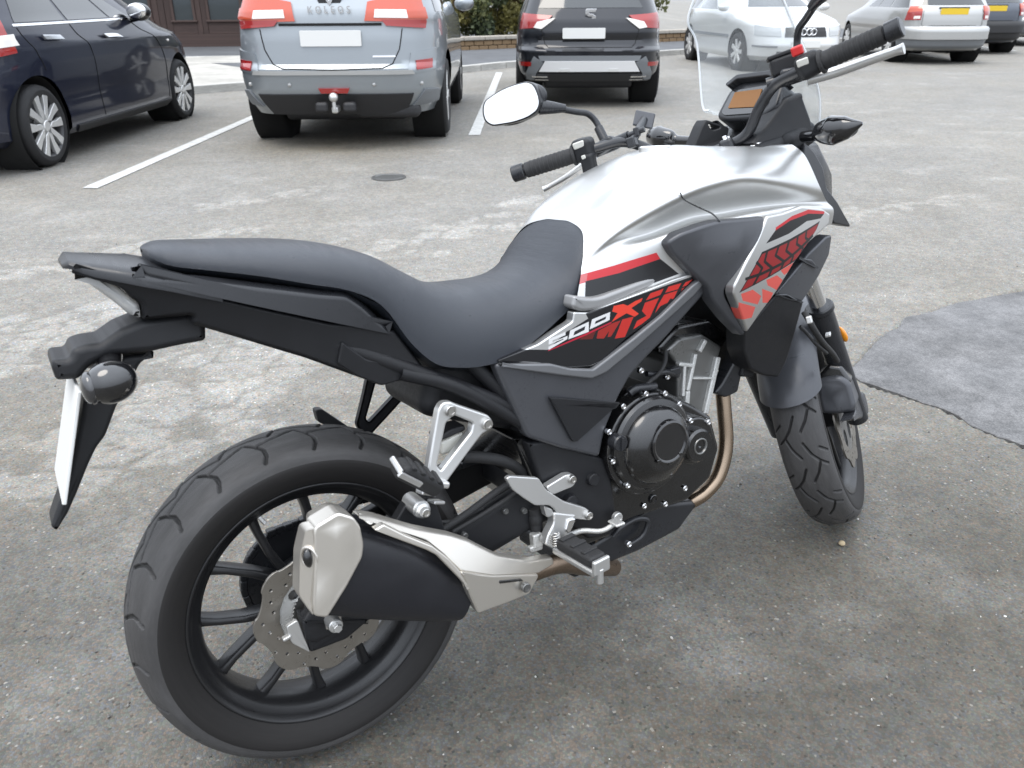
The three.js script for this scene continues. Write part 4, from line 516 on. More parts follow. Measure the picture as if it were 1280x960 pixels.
// --- everything that turns with the handlebar
const STEER = (() => { const a = V(-Math.sin(26.5 * Math.PI / 180), Math.cos(26.5 * Math.PI / 180), 0), m = new THREE.Matrix4().makeRotationAxis(a, 0.6415); return new THREE.Matrix4().makeTranslation(1.529, 0, 0).multiply(m).multiply(new THREE.Matrix4().makeTranslation(-1.529, 0, 0)); })();
function steered(name) { const g = new THREE.Group(); g.name = name; g.applyMatrix4(STEER); bike.add(g); return g; }
const ax = (t, off = 0) => [1.421 - 0.446 * t + off * 0.895, 0.299 + 0.895 * t + off * 0.446];
{
  const w = steered('front_wheel'); w.matrix.copy(STEER).multiply(new THREE.Matrix4().makeTranslation(1.421, 0.299, 0)); w.matrix.decompose(w.position, w.quaternion, w.scale);
  const tread = [[-0.0575, 0.268], [-0.0545, 0.2785], [-0.045, 0.2885], [-0.03, 0.2955], [-0.015, 0.2985], [0, 0.2992], [0.015, 0.2985], [0.03, 0.2955], [0.045, 0.2885], [0.0545, 0.2785], [0.0575, 0.268]];
  const G = [[[0, 4], [30, 18], [50, 34], [64, 50]], [[50, 34], [80, 22], [104, 6]], [[16, 40], [30, 58]]];
  const ty = part(w, 'tyre', tyreGeo(tread, 0.299, 900, G, 14, 0.004, 0.0055), M.tyre);
  part(ty, 'sidewall', both(zl([[0.2255, 0.046], [0.232, 0.0505], [0.244, 0.0555], [0.256, 0.0582], [0.264, 0.0588], [0.2685, 0.058], [0.2695, 0.057]], 128)), M.sidewall);
  part(w, 'rim', both(zl([[0.2265, 0.045], [0.2275, 0.048], [0.2265, 0.0495], [0.223, 0.048], [0.216, 0.042], [0.207, 0.036], [0.199, 0.028], [0.196, 0.015], [0.1955, 0]], 128)), M.rim);
  for (let k = 0; k < 10; k++) { const a = k * Math.PI / 5 + 0.2 + (k % 2 ? 0.12 : -0.12); part(w, 'spoke', [rbox(0.155, 0.016, 0.03, 0.006, [0.122 * Math.cos(a), 0.122 * Math.sin(a), 0], [0, 0, a])], M.rim); }
  part(w, 'hub', cyl([0, 0, -0.05], [0, 0, 0.05], 0.045), M.rim);
  const s = new THREE.Shape(); for (let i = 0; i <= 240; i++) { const a = i / 240 * Math.PI * 2, q = Math.cos(a * 10), r = 0.16 - 0.012 * (1 - Math.sign(q) * Math.abs(q) ** 0.6) / 2; i ? s.lineTo(r * Math.cos(a), r * Math.sin(a)) : s.moveTo(r, 0); } const h = new THREE.Path(); h.absarc(0, 0, 0.115, 0, Math.PI * 2, true); s.holes.push(h);
  for (let i = 0; i < 40; i++) { const a = i / 40 * Math.PI * 2, r = [0.145, 0.134, 0.124][i % 3], p = new THREE.Path(); p.absarc(r * Math.cos(a), r * Math.sin(a), 0.0033, 0, Math.PI * 2, true); s.holes.push(p); }
  const dk = part(w, 'brake_disc', new THREE.ExtrudeGeometry(s, { depth: 0.0045, bevelEnabled: false, curveSegments: 8 }).translate(0, 0, 0.062), M.disc);
  const cs = new THREE.Shape(); cs.absarc(0, 0, 0.117, 0, Math.PI * 2); for (let k = 0; k < 6; k++) { const a = k * Math.PI / 3, p = new THREE.Path(); p.absarc(0.085 * Math.cos(a), 0.085 * Math.sin(a), 0.024, 0, Math.PI * 2, true); cs.holes.push(p); }
  part(dk, 'disc_carrier', new THREE.ExtrudeGeometry(cs, { depth: 0.005, bevelEnabled: false, curveSegments: 40 }).translate(0, 0, 0.0575), M.cast);
  part(w, 'axle', cyl([0, 0, -0.12], [0, 0, 0.125], 0.012), M.steel);
}
{
  const f = steered('front_fork');
  for (const s of [1, -1]) {
    const z = 0.1 * s, P = (t, o = 0.0) => [...ax(t, o), z];
    part(f, 'fork_tube', cyl(P(0.3, -0.035), P(0.76, -0.035), 0.0205), M.chrome);
    part(f, 'fork_slider', [cyl(P(-0.02, -0.035), P(0.345, -0.035), 0.027, 0.0295), cyl(P(0.335, -0.035), P(0.352, -0.035), 0.034), cyl([1.421, 0.299, z - 0.022 * s], [1.421, 0.299, z + 0.026 * s], 0.03), tf(rbox(0.06, 0.12, 0.03, 0.01), [ax(0.05, -0.015)[0], ax(0.05, -0.015)[1], z], [0, 0, 0.46])], M.satin);
  }
  part(f, 'lower_yoke', [rbox(0.09, 0.045, 0.27, 0.02, [...ax(0.58, -0.02), 0], [0, 0, 0.46])], M.satin);
  part(f, 'upper_yoke', [rbox(0.07, 0.022, 0.25, 0.009, [...ax(0.755, -0.02), 0], [0, 0, 0.46])], M.alu);
  for (const s of [1, -1]) part(f, 'fork_cap', cyl([...ax(0.76, -0.035), 0.1 * s], [...ax(0.785, -0.035), 0.1 * s], 0.019), M.alu);
  part(f, 'reflector', ball(0.007, 0.022, 0.012, [[1.295,.509,.128]][0], [0, -0.6, 0.3]), M.amber);
  const facing = (l, x, o) => tf(panel(l.map((q) => [q[2], q[1]]), { z: 0, fit: 0, ...o }), [x, 0, 0], [0, -Math.PI / 2, 0]); // a plate that faces backwards
  part(f, 'brake_caliper', facing([[1.27,.424,.051],[1.27,.447,.082],[1.27,.436,.111],[1.27,.396,.125],[1.27,.374,.112],[1.27,.392,.048]], 1.27, { th: 0.07, bev: 0.01, steps: 3 }), M.engine);
  part(f, 'fender_stay', facing([[1.255,.416,.049],[1.255,.419,.071],[1.255,.416,.104],[1.255,.396,.122],[1.255,.335,.123],[1.255,.32,.114],[1.255,.321,.078],[1.255,.33,.04],[1.255,.368,.04]], 1.255, { th: 0.09, bev: 0.012, steps: 5, bulge: 0.004, round: 0.012, bw: 0.03 }), M.grey);
  part(f, 'fork_foot', panel([[1.328,.403,.12],[1.416,.292,.12],[1.348,.278,.12],[1.18,.323,.12],[1.269,.321,.12]], { th: 0.03, bev: 0.006, fit: 1 }), M.satin);
  part(f, 'brake_hose', [tube([[.954,.625,.11],[.95,.61,.115],[.962,.58,.12],[1.011,.544,.122],[1.101,.502,.122],[1.163,.47,.12]], 0.0065, 50), tube([[.982,.593,.09],[.993,.571,.1],[.987,.548,.112],[1.054,.512,.118]], 0.004, 40)], M.rubber);
  part(f, 'hose_clip', [rbox(0.02, 0.006, 0.012, 0.002, [[1.112,.543,.122]][0], [0, 0, 0.2]), rbox(0.012, 0.016, 0.012, 0.003, [[.916,.611,.122]][0])], M.alu);
  // mudguard over the tyre
  const g = sheet((u, v) => { const a = lerp(28, 163, v) * Math.PI / 180, b = lerp(-1, 1, u), z = 0.074 * Math.sin(b * 1.45) / Math.sin(1.45), r = 0.332 - 0.052 * (1 - Math.cos(b * 1.45)), e = sstep(0.9, 1, v) * b * b * 8; const aa = a - e * Math.PI / 180; return [1.421 + r * Math.cos(aa), 0.299 + r * Math.sin(aa), z]; }, 32, 70, 0.0035);
  part(f, 'mudguard', g, M.grey);
}
{
  const h = steered('handlebar');
  const half = [[0.868, 1.09, 0.395], [0.893, 1.086, 0.28], [0.915, 1.086, 0.215], [0.945, 1.082, 0.165], [0.965, 1.055, 0.125], [0.985, 1.015, 0.085], [0.99, 1.004, 0.04]];
  part(h, 'bar', tube([...half.map((q) => [q[0], q[1], -q[2]]), ...half.slice().reverse()], 0.0112, 140, 14), M.satin);
  for (const s of [1, -1]) {
    const A = [0.87, 1.0895, 0.388 * s], B = [0.895, 1.0857, 0.262 * s], at = (t) => [lerp(A[0], B[0], t), lerp(A[1], B[1], t), lerp(A[2], B[2], t)];
    const gr = part(h, 'grip', [cyl(at(0.1), at(0.99), 0.0172), cyl(at(0.96), at(1.02), 0.0225), ...Array.from({ length: 9 }, (_, i) => cyl(at(0.2 + i * 0.075), at(0.245 + i * 0.075), 0.0181))], M.rubber);
    part(h, 'bar_end', [cyl(at(-0.14), at(0.08), 0.0185)], M.satin);
  }
  // left side: switch box, clutch lever, mirror
  part(h, 'switch_box', [rbox(0.045, 0.05, 0.046, 0.012, [0.9, 1.09, -0.24], [0.15, 0, 0.2]), rbox(0.03, 0.05, 0.03, 0.008, [0.893, 1.055, -0.235], [0.15, 0, 0.2]), rbox(0.05, 0.046, 0.05, 0.014, [0.905, 1.09, 0.24], [-0.15, 0, 0.2])], M.matte);
  part(h, 'switch_button', [rbox(0.006, 0.014, 0.026, 0.003, [0.876, 1.1, -0.24], [0, 0.1, 0.3]), rbox(0.006, 0.008, 0.009, 0.002, [0.874, 1.072, -0.236], [0, 0, 0.2]), rbox(0.006, 0.014, 0.022, 0.003, [0.88, 1.095, 0.232], [0, 0, 0.3])], M.milky);
  part(h, 'stop_switch', rbox(0.02, 0.018, 0.022, 0.004, [0.9, 1.122, 0.226], [0, 0, 0.2]), M.red);
  part(h, 'lever_perch', [1, -1].map((s) => merge([rbox(0.034, 0.026, 0.05, 0.008, [0.94, 1.088, 0.205 * s], [0.2 * s, 0, 0]), taper([[0.95, 1.09, 0.15 * s], [0.958, 1.087, 0.19 * s], [0.952, 1.083, 0.235 * s]], [0.012, 0.014, 0.012])])), M.satin);
  part(h, 'hand_lever', [1, -1].map((s) => s < 0 ? taper([[0.955, 1.08, 0.225 * s], [0.962, 1.07, 0.27 * s], [0.95, 1.054, 0.32 * s], [0.942, 1.046, 0.36 * s], [0.938, 1.044, 0.375 * s]], [0.0095, 0.008, 0.0075, 0.007, 0.0085], 50, 14, 0.8) : taper([[0.945, 1.07, 0.225], [0.952, 1.066, 0.28], [0.945, 1.064, 0.34], [0.936, 1.062, 0.385], [0.932, 1.061, 0.4]], [0.011, 0.0105, 0.0095, 0.0085, 0.0105], 50, 14, 0.8)), M.alu);
  part(h, 'fluid_reservoir', [rbox(0.05, 0.036, 0.055, 0.008, [0.965, 1.115, 0.19], [0, 0.2, 0.1]), rbox(0.054, 0.008, 0.06, 0.003, [0.966, 1.136, 0.19], [0, 0.2, 0.1])], M.matte);
  part(h, 'bar_clamp', [rbox(0.05, 0.035, 0.03, 0.008, [0.99, 1.0, 0.04]), rbox(0.05, 0.035, 0.03, 0.008, [0.99, 1.0, -0.04])], M.satin);
  for (const s of [1, -1]) for (const d of [-0.016, 0.016]) part(h, 'clamp_bolt', cyl([0.99 + d, 1.012, 0.04 * s], [0.99 + d, 1.024, 0.04 * s], 0.006), M.chrome);
  for (const s of [-1, 1]) {
    const m = new THREE.Group(); m.name = 'rear_view_mirror'; h.add(m);
    const out = [[.872,1.245,-.439],[.872,1.265,-.428],[.872,1.273,-.387],[.872,1.273,-.349],[.872,1.267,-.312],[.872,1.255,-.298],[.872,1.231,-.294],[.872,1.211,-.296],[.872,1.199,-.307],[.872,1.193,-.333],[.872,1.195,-.371],[.872,1.207,-.426],[.872,1.223,-.44]].map((q) => [-q[2] * -s * -1 * -1, q[1]]).map((q) => [s < 0 ? q[0] * 1 : q[0], q[1]]);
    const P = (geo, x) => tf(geo, [x, 0, 0], [0, -Math.PI / 2, 0]);
    const pts = out.map((q) => [Math.abs(q[0]) * s, q[1]]), cz = pts.reduce((a, q) => a + q[0], 0) / pts.length, cy = pts.reduce((a, q) => a + q[1], 0) / pts.length;
    part(m, 'mirror_shell', [P(panel(pts, { z: 0, th: 0.02, bev: 0.003, steps: 3, round: 0.02, fit: 0 }), 0.872), ball(0.02, 0.04, 0.075, [0.896, cy, cz], [0, 0, 0])], M.satin);
    part(m, 'mirror_glass', tf(panel(pts.map((q) => [cz + (q[0] - cz) * 0.94, cy + (q[1] - cy) * 0.93]), { z: 0, th: 0.002, bev: 0.0004, steps: 1, round: 0.02, fit: 0, max: 0.1 }), [0.8712, 0, 0], [0, -Math.PI / 2, 0]), M.mirror);
    part(m, 'mirror_stalk', [taper([[0.895, 1.21, 0.31 * s], [0.91, 1.2, 0.285 * s], [0.925, 1.192, 0.265 * s]], [0.017, 0.013, 0.0085]), tube([[0.92, 1.194, 0.275 * s], [0.945, 1.18, 0.25 * s], [0.962, 1.17, 0.232 * s], [0.972, 1.15, 0.222 * s], [0.97, 1.12, 0.215 * s], [0.962, 1.095, 0.21 * s]], 0.0072, 40), cyl([0.97, 1.135, 0.219 * s], [0.962, 1.1, 0.21 * s], 0.0105)], M.satin);
  }
  // phone mount on the bar
  const pm = [[.946,1.092,-.13],[1.024,1.123,-.13],[.925,1.072,-.14]];
  const g = new THREE.Group(); g.name = 'phone_mount'; h.add(g);
  part(g, 'mount_plate', [rbox(0.008, 0.036, 0.045, 0.003, pm[1], [0.5, 0.4, -0.2])], M.grey);
  part(g, 'mount_clamp', [cyl(pm[2], pm[1], 0.009), rbox(0.026, 0.022, 0.02, 0.004, pm[2]), rbox(0.014, 0.02, 0.012, 0.003, pm[0]), cyl([pm[0][0], pm[0][1], pm[0][2] - 0.02], [pm[0][0], pm[0][1], pm[0][2] + 0.018], 0.006)], M.satin);
}

// ================= ground =================
const seg = (x, z, a, b) => { const t = clamp(((x - a[0]) * (b[0] - a[0]) + (z - a[1]) * (b[1] - a[1])) / ((b[0] - a[0]) ** 2 + (b[1] - a[1]) ** 2), 0, 1); return Math.hypot(x - a[0] - t * (b[0] - a[0]), z - a[1] - t * (b[1] - a[1])); };
const lineDist = (x, z, l) => { let d = 1e9; for (let i = 0; i < l.length - 1; i++) d = Math.min(d, seg(x, z, l[i], l[i + 1])); return d; };
const inside = (x, z, p) => { let c = false; for (let i = 0, j = p.length - 1; i < p.length; j = i++) if ((p[i][1] > z) !== (p[j][1] > z) && x < (p[j][0] - p[i][0]) * (z - p[i][1]) / (p[j][1] - p[i][1]) + p[i][0]) c = !c; return c; };
function worley(x, y) { // [distance to the nearest edge, cell value]
  const xi = Math.floor(x), yi = Math.floor(y); let a = 9, b = 9, id = 0;
  for (let i = -1; i < 2; i++) for (let j = -1; j < 2; j++) { const cx = xi + i, cy = yi + j, d = Math.hypot(cx + 0.15 + 0.7 * hash(cx, cy) - x, cy + 0.15 + 0.7 * hash(cx + 57, cy + 13) - y); if (d < a) { b = a; a = d; id = hash(cx + 91, cy + 7); } else if (d < b) b = d; }
  return [b - a, id];
}
const WORN = [[[[-2.268,-2.816],[-2.078,-3.119],[-1.911,-3.533],[-1.645,-3.689],[-1.327,-4.32]], 0.34], [[[-1.286,-2.4],[-1.113,-2.665],[-.99,-2.944],[-.726,-3.183],[-.423,-3.457]], 0.42], [[[-.896,-4.311],[-.642,-4.699],[-.334,-4.959],[.007,-5.529],[.705,-6.056]], 0.38], [[[-2.151,-5.584],[-1.739,-5.862],[-1.468,-6.171]], 0.16], [[[-2.642,-4.135],[-2.376,-4.269],[-2.088,-4.731],[-1.653,-4.99]], 0.16], [[[2.168,-5.299],[2.531,-5.557],[3.101,-5.733]], 0.14]];
const PATCH = [[1.818,-2.138],[1.619,-2.296],[1.531,-2.448],[1.481,-2.598],[1.382,-2.697],[1.308,-2.765],[1.301,-2.895],[1.41,-3.066],[1.594,-3.28],[1.863,-3.5],[2.222,-3.71],[2.55,-3.821],[3.402,-3.928],[3.522,-3.204]];
const KERB = [[-12, -6.3], ...[[-4.665,-12.825],[-1.013,-16.079],[-.072,-17.271]], [6, -22.6], [14, -29.5]];
function groundLook(x, z) {
  let c = lerp(0.188, 0.096, sstep(-3.6, -1.0, z)) + 0.05 * (fbm(x * 0.7 + 40, z * 0.7, 4) - 0.5) + 0.05 * (fbm(x * 4 + 9, z * 4, 3) - 0.5), warm = 0.0105 + 0.012 * (fbm(x * 1.3, z * 1.3 + 30, 3) - 0.5), h = 0.004 * fbm(x * 2.2, z * 2.2, 3) + 0.0022 * fbm(x * 14, z * 14, 2);
  const far = sstep(-2.6, -5.5, z); c += 0.02 * far;
  // flaked pale surface dressing
  let w = 0; for (const [l, r] of WORN) w = Math.max(w, 1 - lineDist(x, z, l) / r);
  if (w > 0) {
    const wx = x + 0.1 * (fbm(x * 7, z * 7, 3) - 0.5), wz = z + 0.1 * (fbm(x * 7 + 30, z * 7, 3) - 0.5);
    const [e, id] = worley(wx * 5.2, wz * 6.4), n = fbm(x * 9 + 3, z * 9, 4), big = fbm(x * 1.6 + 8, z * 1.6, 2);
    const m = sstep(0.07, 0.12, e) * sstep(0.46, 0.5, id * 0.5 + w * 0.45 + (n - 0.5) * 0.35 + (big - 0.5) * 0.5);
    c += m * (0.05 + 0.035 * n); h += m * 0.0035; c -= 0.012 * w * (1 - m);
  }
  const s = fbm(x * 3.1 + 70, z * 5.1, 4); if (s > 0.62) c += 0.22 * (s - 0.62);
  // damp smooth repair on the right
  if (x > 0.4 && z < -1.4) { const e = 0.05 * (fbm(x * 5, z * 5, 3) - 0.5); if (inside(x + e, z + e, PATCH)) { h -= 0.012; } }
  // oil and dirt below the parked cars
  const oil = Math.max(0, 1 - Math.hypot((x + 1.7) / 1.2, (z + 8.1) / 1.0)); c -= 0.06 * oil * fbm(x * 3, z * 3 + 5, 3); warm += 0.02 * oil;
  // darker ground towards the camera on the right
  c -= 0.018 * sstep(-3.0, -1.2, z) * sstep(-0.9, 0.5, x); warm -= 0.002 * sstep(-3.4, -1.6, z);
  return [c, warm, h];
}
function axis(parts) { const o = []; for (const [a, b, s] of parts) { const n = Math.max(1, Math.round((b - a) / s)); for (let i = 0; i < n; i++) o.push(a + (b - a) * i / n); } o.push(parts[parts.length - 1][1]); return o; }
{
  const xs = axis([[-160, -60, 50], [-60, -20, 10], [-20, -8, 0.8], [-8, -2.4, 0.06], [-2.4, 3.0, 0.02], [3.0, 8, 0.06], [8, 20, 0.5], [20, 60, 10], [60, 160, 50]]);
  const zs = axis([[-180, -60, 40], [-60, -26, 4], [-26, -12, 0.25], [-12, -5, 0.05], [-5, -0.6, 0.02], [-0.6, 6, 0.4], [6, 20, 7], [20, 100, 40]]);
  const nx = xs.length, nz = zs.length, pos = new Float32Array(nx * nz * 3), col = new Float32Array(nx * nz * 3), uv = new Float32Array(nx * nz * 2), idx = [];
  for (let j = 0; j < nz; j++) for (let i = 0; i < nx; i++) { const k = j * nx + i, x = xs[i], z = zs[j], [c, w, h] = groundLook(x, z); pos.set([x, h - 0.005, z], 3 * k); col.set([c + w, c + w * 0.3, c - w], 3 * k); uv.set([x / 1.6, z / 1.6], 2 * k); }
  for (let j = 0; j < nz - 1; j++) for (let i = 0; i < nx - 1; i++) { const a = j * nx + i; idx.push(a, a + nx, a + 1, a + 1, a + nx, a + nx + 1); }
  const g = new THREE.BufferGeometry(); g.setAttribute('position', new THREE.BufferAttribute(pos, 3)); g.setAttribute('color', new THREE.BufferAttribute(col, 3)); g.setAttribute('uv', new THREE.BufferAttribute(uv, 2)); g.setIndex(idx); g.computeVertexNormals();
  const N = 2048, C = 300, cell = N / C, cd = new Uint8Array(N * N * 4), bd = new Uint8Array(N * N * 4);
  const hue = [[1, 1, 1], [1.04, 1, 0.95], [0.96, 0.99, 1.05], [1.06, 0.98, 0.93], [0.97, 1.015, 0.98]];
  for (let j = 0; j < N; j++) for (let i = 0; i < N; i++) {
    const x = i / cell, y = j / cell, xi = Math.floor(x), yi = Math.floor(y); let a = 9, b = 9, ca = 0, cb = 0;
    for (let q = -1; q < 2; q++) for (let p = -1; p < 2; p++) { const ex = (xi + q + C) % C, ey = (yi + p + C) % C, d = Math.hypot(xi + q + hash(ex, ey) - x, yi + p + hash(ex + 500, ey + 300) - y); if (d < a) { b = a; a = d; ca = ex; cb = ey; } else if (d < b) b = d; }
    const v = hash(ca + 11, cb + 77), t = hue[Math.floor(hash(ca + 31, cb + 5) * 5)], e = sstep(0.02, 0.22, b - a), f = hash(i, j);
    let s = 0.56 + 0.13 * (v - 0.5) + 0.04 * (f - 0.5) + 0.08 * (vnoise(i / 32, j / 32, 64) - 0.5); s *= 0.89 + 0.11 * e; if (v > 0.995) s = 0.8; else if (v < 0.015) s *= 0.8;
    const k = (j * N + i) * 4; for (let q = 0; q < 3; q++) cd[k + q] = 255 * clamp(s * t[q] * (v > 0.994 ? 1 / t[q] : 1), 0, 1); cd[k + 3] = 255;
    bd[k] = bd[k + 1] = bd[k + 2] = 255 * clamp(e * (0.45 + 0.5 * v) + 0.06 * f, 0, 1); bd[k + 3] = 255;
  }
  const tex = (d, srgb) => { const t = new THREE.DataTexture(d, N, N); t.wrapS = t.wrapT = THREE.RepeatWrapping; t.magFilter = THREE.LinearFilter; t.minFilter = THREE.LinearMipmapLinearFilter; t.generateMipmaps = true; if (srgb) t.colorSpace = THREE.SRGBColorSpace; t.needsUpdate = true; return t; };
  const m = new THREE.MeshPhysicalMaterial({ color: lin(3.4, 3.4, 3.33), vertexColors: true, map: tex(cd, true), bumpMap: tex(bd), bumpScale: 0.001, roughness: 0.75 }); m.name = 'asphalt';
  struct('ground', g, m);
}
// damp smooth repair patch on the right, its own low sheet
{
  const n = 90, pts = [], P = PATCH, L = []; let tot = 0; P.forEach((q, i) => { const b = P[(i + 1) % P.length]; L.push(Math.hypot(b[0] - q[0], b[1] - q[1])); tot += L[i]; });
  for (let k = 0; k < n * 3; k++) { let d = k / (n * 3) * tot, i = 0; while (d > L[i]) d -= L[i++]; const a = P[i], b = P[(i + 1) % P.length], t = d / L[i], x = lerp(a[0], b[0], t), z = lerp(a[1], b[1], t); pts.push([x + 0.09 * (fbm(x * 5, z * 5, 4) - 0.5), z + 0.09 * (fbm(x * 5 + 20, z * 5, 4) - 0.5)]); }
  const s = new THREE.Shape(pts.map((q) => new THREE.Vector2(q[0], -q[1]))), g = new THREE.ExtrudeGeometry(s, { depth: 0.012, bevelEnabled: true, bevelSize: 0.004, bevelThickness: 0.002, bevelSegments: 1 }).rotateX(-Math.PI / 2).translate(0, -0.011, 0);
  const wet = dataTex(512, 512, (i, j) => { const v = 0.5 * vnoise(i / 64, j / 64, 8) + 0.3 * vnoise(i / 20, j / 20, 26) + 0.2 * vnoise(i / 7 + 3, j / 7, 73); return 255 * clamp(0.4 + 0.6 * v, 0, 1); }), cm = dataTex(512, 512, (i, j) => { const v = 0.6 + 0.3 * (0.6 * vnoise(i / 48, j / 48, 10) + 0.4 * vnoise(i / 12, j / 12, 42) - 0.5) + 0.22 * (hash(i >> 1, j >> 1) - 0.5); return [253 * v, 255 * v, 259 * v].map((q) => clamp(q, 0, 255)); }, true);
  struct('road_patch', g, std('damp_asphalt', [0.345, 0.332, 0.318], 0.7, 0, { map: rep(cm, 0.9), roughnessMap: rep(wet, 0.7), bumpMap: rep(grain, 9), bumpScale: 0.0008 }));
}
// loose grit on the asphalt
{
  const g = new THREE.IcosahedronGeometry(1, 0), N = 2600, m = new THREE.InstancedMesh(g, std('grit', [1, 1, 1], 0.8), N), q = new THREE.Object3D(), c = new THREE.Color();
  for (let i = 0; i < N; i++) { const z = -0.75 - 4.2 * rnd() ** 1.6, x = (rnd() - 0.42) * 3.4 * (0.7 - z * 0.35), s = 0.0008 + 0.0022 * rnd() ** 4; q.position.set(x, s * 0.3 - 0.001, z); q.rotation.set(rnd() * 6, rnd() * 6, rnd() * 6); q.scale.set(s * (1 + rnd()), s * 0.8, s * (1 + rnd() * 0.6)); q.updateMatrix(); m.setMatrixAt(i, q.matrix); const v = rnd() < 0.12 ? 0.5 : 0.05 + 0.2 * rnd(); m.setColorAt(i, c.setRGB(v * 1.04, v, v * 0.94)); }
  m.name = 'grit'; m.castShadow = m.receiveShadow = true; scene.add(m); m.userData.kind = 'stuff'; m.userData.label = 'loose pale and dark grit scattered over the asphalt'; m.userData.category = 'grit';
}
// flat strips laid on the ground
function strip(name, pts, y, mat, h = 0.003, parent) { const s = new THREE.Shape(pts.map((q) => new THREE.Vector2(q[0], -q[1]))); const g = new THREE.ExtrudeGeometry(s, { depth: h, bevelEnabled: false }).rotateX(-Math.PI / 2).translate(0, y, 0); const m = struct(name, g, mat); return m; }
std('linepaint', [0.62, 0.62, 0.6], 0.7, 0, { map: rep(dust, 3), bumpMap: rep(grain, 20), bumpScale: 0.0006 });
std('paving', [0.46, 0.44, 0.4], 0.85, 0, { map: rep(dust, 0.4) });
std('kerbstone', [0.5, 0.49, 0.46], 0.8, 0, { map: rep(dust, 0.7) });
std('farasphalt', [0.115, 0.12, 0.128], 0.85, 0, { map: rep(dust, 0.2) });
// worn edges for the bay lines
function bayLine(a, b, w) { const d = V(b[0] - a[0], 0, b[1] - a[1]), L = d.length(), n = [d.z / L, -d.x / L], pts = [], N = Math.round(L / 0.06); const e = (t, s) => { const x = lerp(a[0], b[0], t), z = lerp(a[1], b[1], t), q = w * (0.5 + 0.06 * (fbm(x * 9 + s * 7, z * 9, 3) - 0.5)); return [x + n[0] * q * s, z + n[1] * q * s]; }; for (let i = 0; i <= N; i++) pts.push(e(i / N, 1)); for (let i = N; i >= 0; i--) pts.push(e(i / N, -1)); return pts; }
for (const [a, b] of [[[-3.16, -6.29], [-3.0, -11.6]], [[-0.37, -8.78], [-0.2, -16.2]], [[9.3, -19.4], [9.5, -24.0]], [[12.1, -21.4], [12.3, -26]], [[-6.3, -3.7], [-6.05, -9]]]) strip('painted_line', bayLine(a, b, 0.115), 0.0005, M.linepaint, 0.004);
// kerb stones, pavement, access road behind the parked cars
{
  const kp = KERB, off = (d) => kp.map((q, i) => { const a = kp[Math.max(0, i - 1)], b = kp[Math.min(kp.length - 1, i + 1)], dx = b[0] - a[0], dz = b[1] - a[1], L = Math.hypot(dx, dz); return [q[0] + dz / L * d, q[1] - dx / L * d]; });
  const back = off(0.14), far = off(40);
  const kerb = thing('kerb', 'pale concrete kerb along the far end of the parking bays', 'kerb');
  for (let i = 0; i < kp.length - 1; i++) { const A = kp[i], B = kp[i + 1], L = Math.hypot(B[0] - A[0], B[1] - A[1]), n = Math.max(1, Math.round(L / 0.92)); for (let k = 0; k < n; k++) { const t = (k + 0.5) / n, g = rbox(L / n - 0.012, 0.22, 0.14, 0.015, [lerp(A[0], B[0], t) + (B[1] - A[1]) / L * 0.07, 0.005 + 0.004 * (rnd() - 0.5), lerp(A[1], B[1], t) - (B[0] - A[0]) / L * 0.07], [0, Math.atan2(-(B[1] - A[1]), B[0] - A[0]), 0]); part(kerb, 'kerb_stone', g, M.kerbstone); } }
  const i0 = 0, cut = [-3.2, -14.0];
  strip('pavement', [[-12, -6.5], [-4.67, -12.98], cut, [-2.6, -17.2], [-5.6, -20.0], [-16, -17.2], [-24, -9]], -0.03, M.paving, 0.125);
  strip('access_road', [cut, [-1.0, -16.25], [-0.05, -17.45], [6, -22.8], [14, -29.7], [30, -34], [-24, -34], [-24, -9.2], [-16, -17.4], [-5.6, -20.15], [-2.6, -17.3]], -0.03, M.farasphalt, 0.085);
  strip('painted_line', [[-18, -18.4], [-5.4, -20.5], [-1.5, -21.15], [-1.5, -21.27], [-5.4, -20.62], [-18, -18.52]], 0.056, M.linepaint, 0.004);
  strip('drain_strip', [[-5.9, -17.6], [-3.9, -15.2], [-3.6, -15.5], [-4.6, -17.7]], 0.0955, M.farasphalt, 0.004);
}
// drain cover in the lane
{ const t = thing('drain_cover', 'small dark round drain cover set in the asphalt beyond the seat', 'drain cover'); const [c] = [[-.961,-6.628]]; t.position.set(c[0], 0.002, c[1]); part(t, 'cover', hard(lathe([[0.0001, 0.004], [0.1, 0.004], [0.105, 0.002], [0.11, 0.005], [0.135, 0.004], [0.135, -0.01]], 32), 20), M.cast); }
// small pebble by the front wheel
tag(part(scene, 'pebble', ball(0.009, 0.006, 0.008, [[[.857,-1.784]][0][0], 0.005, [[.857,-1.784]][0][1]], [0.3, 0.4, 0]), std('pebble', [0.4, 0.32, 0.2], 0.8)), 'small tan pebble on the asphalt below the front wheel', 'pebble');

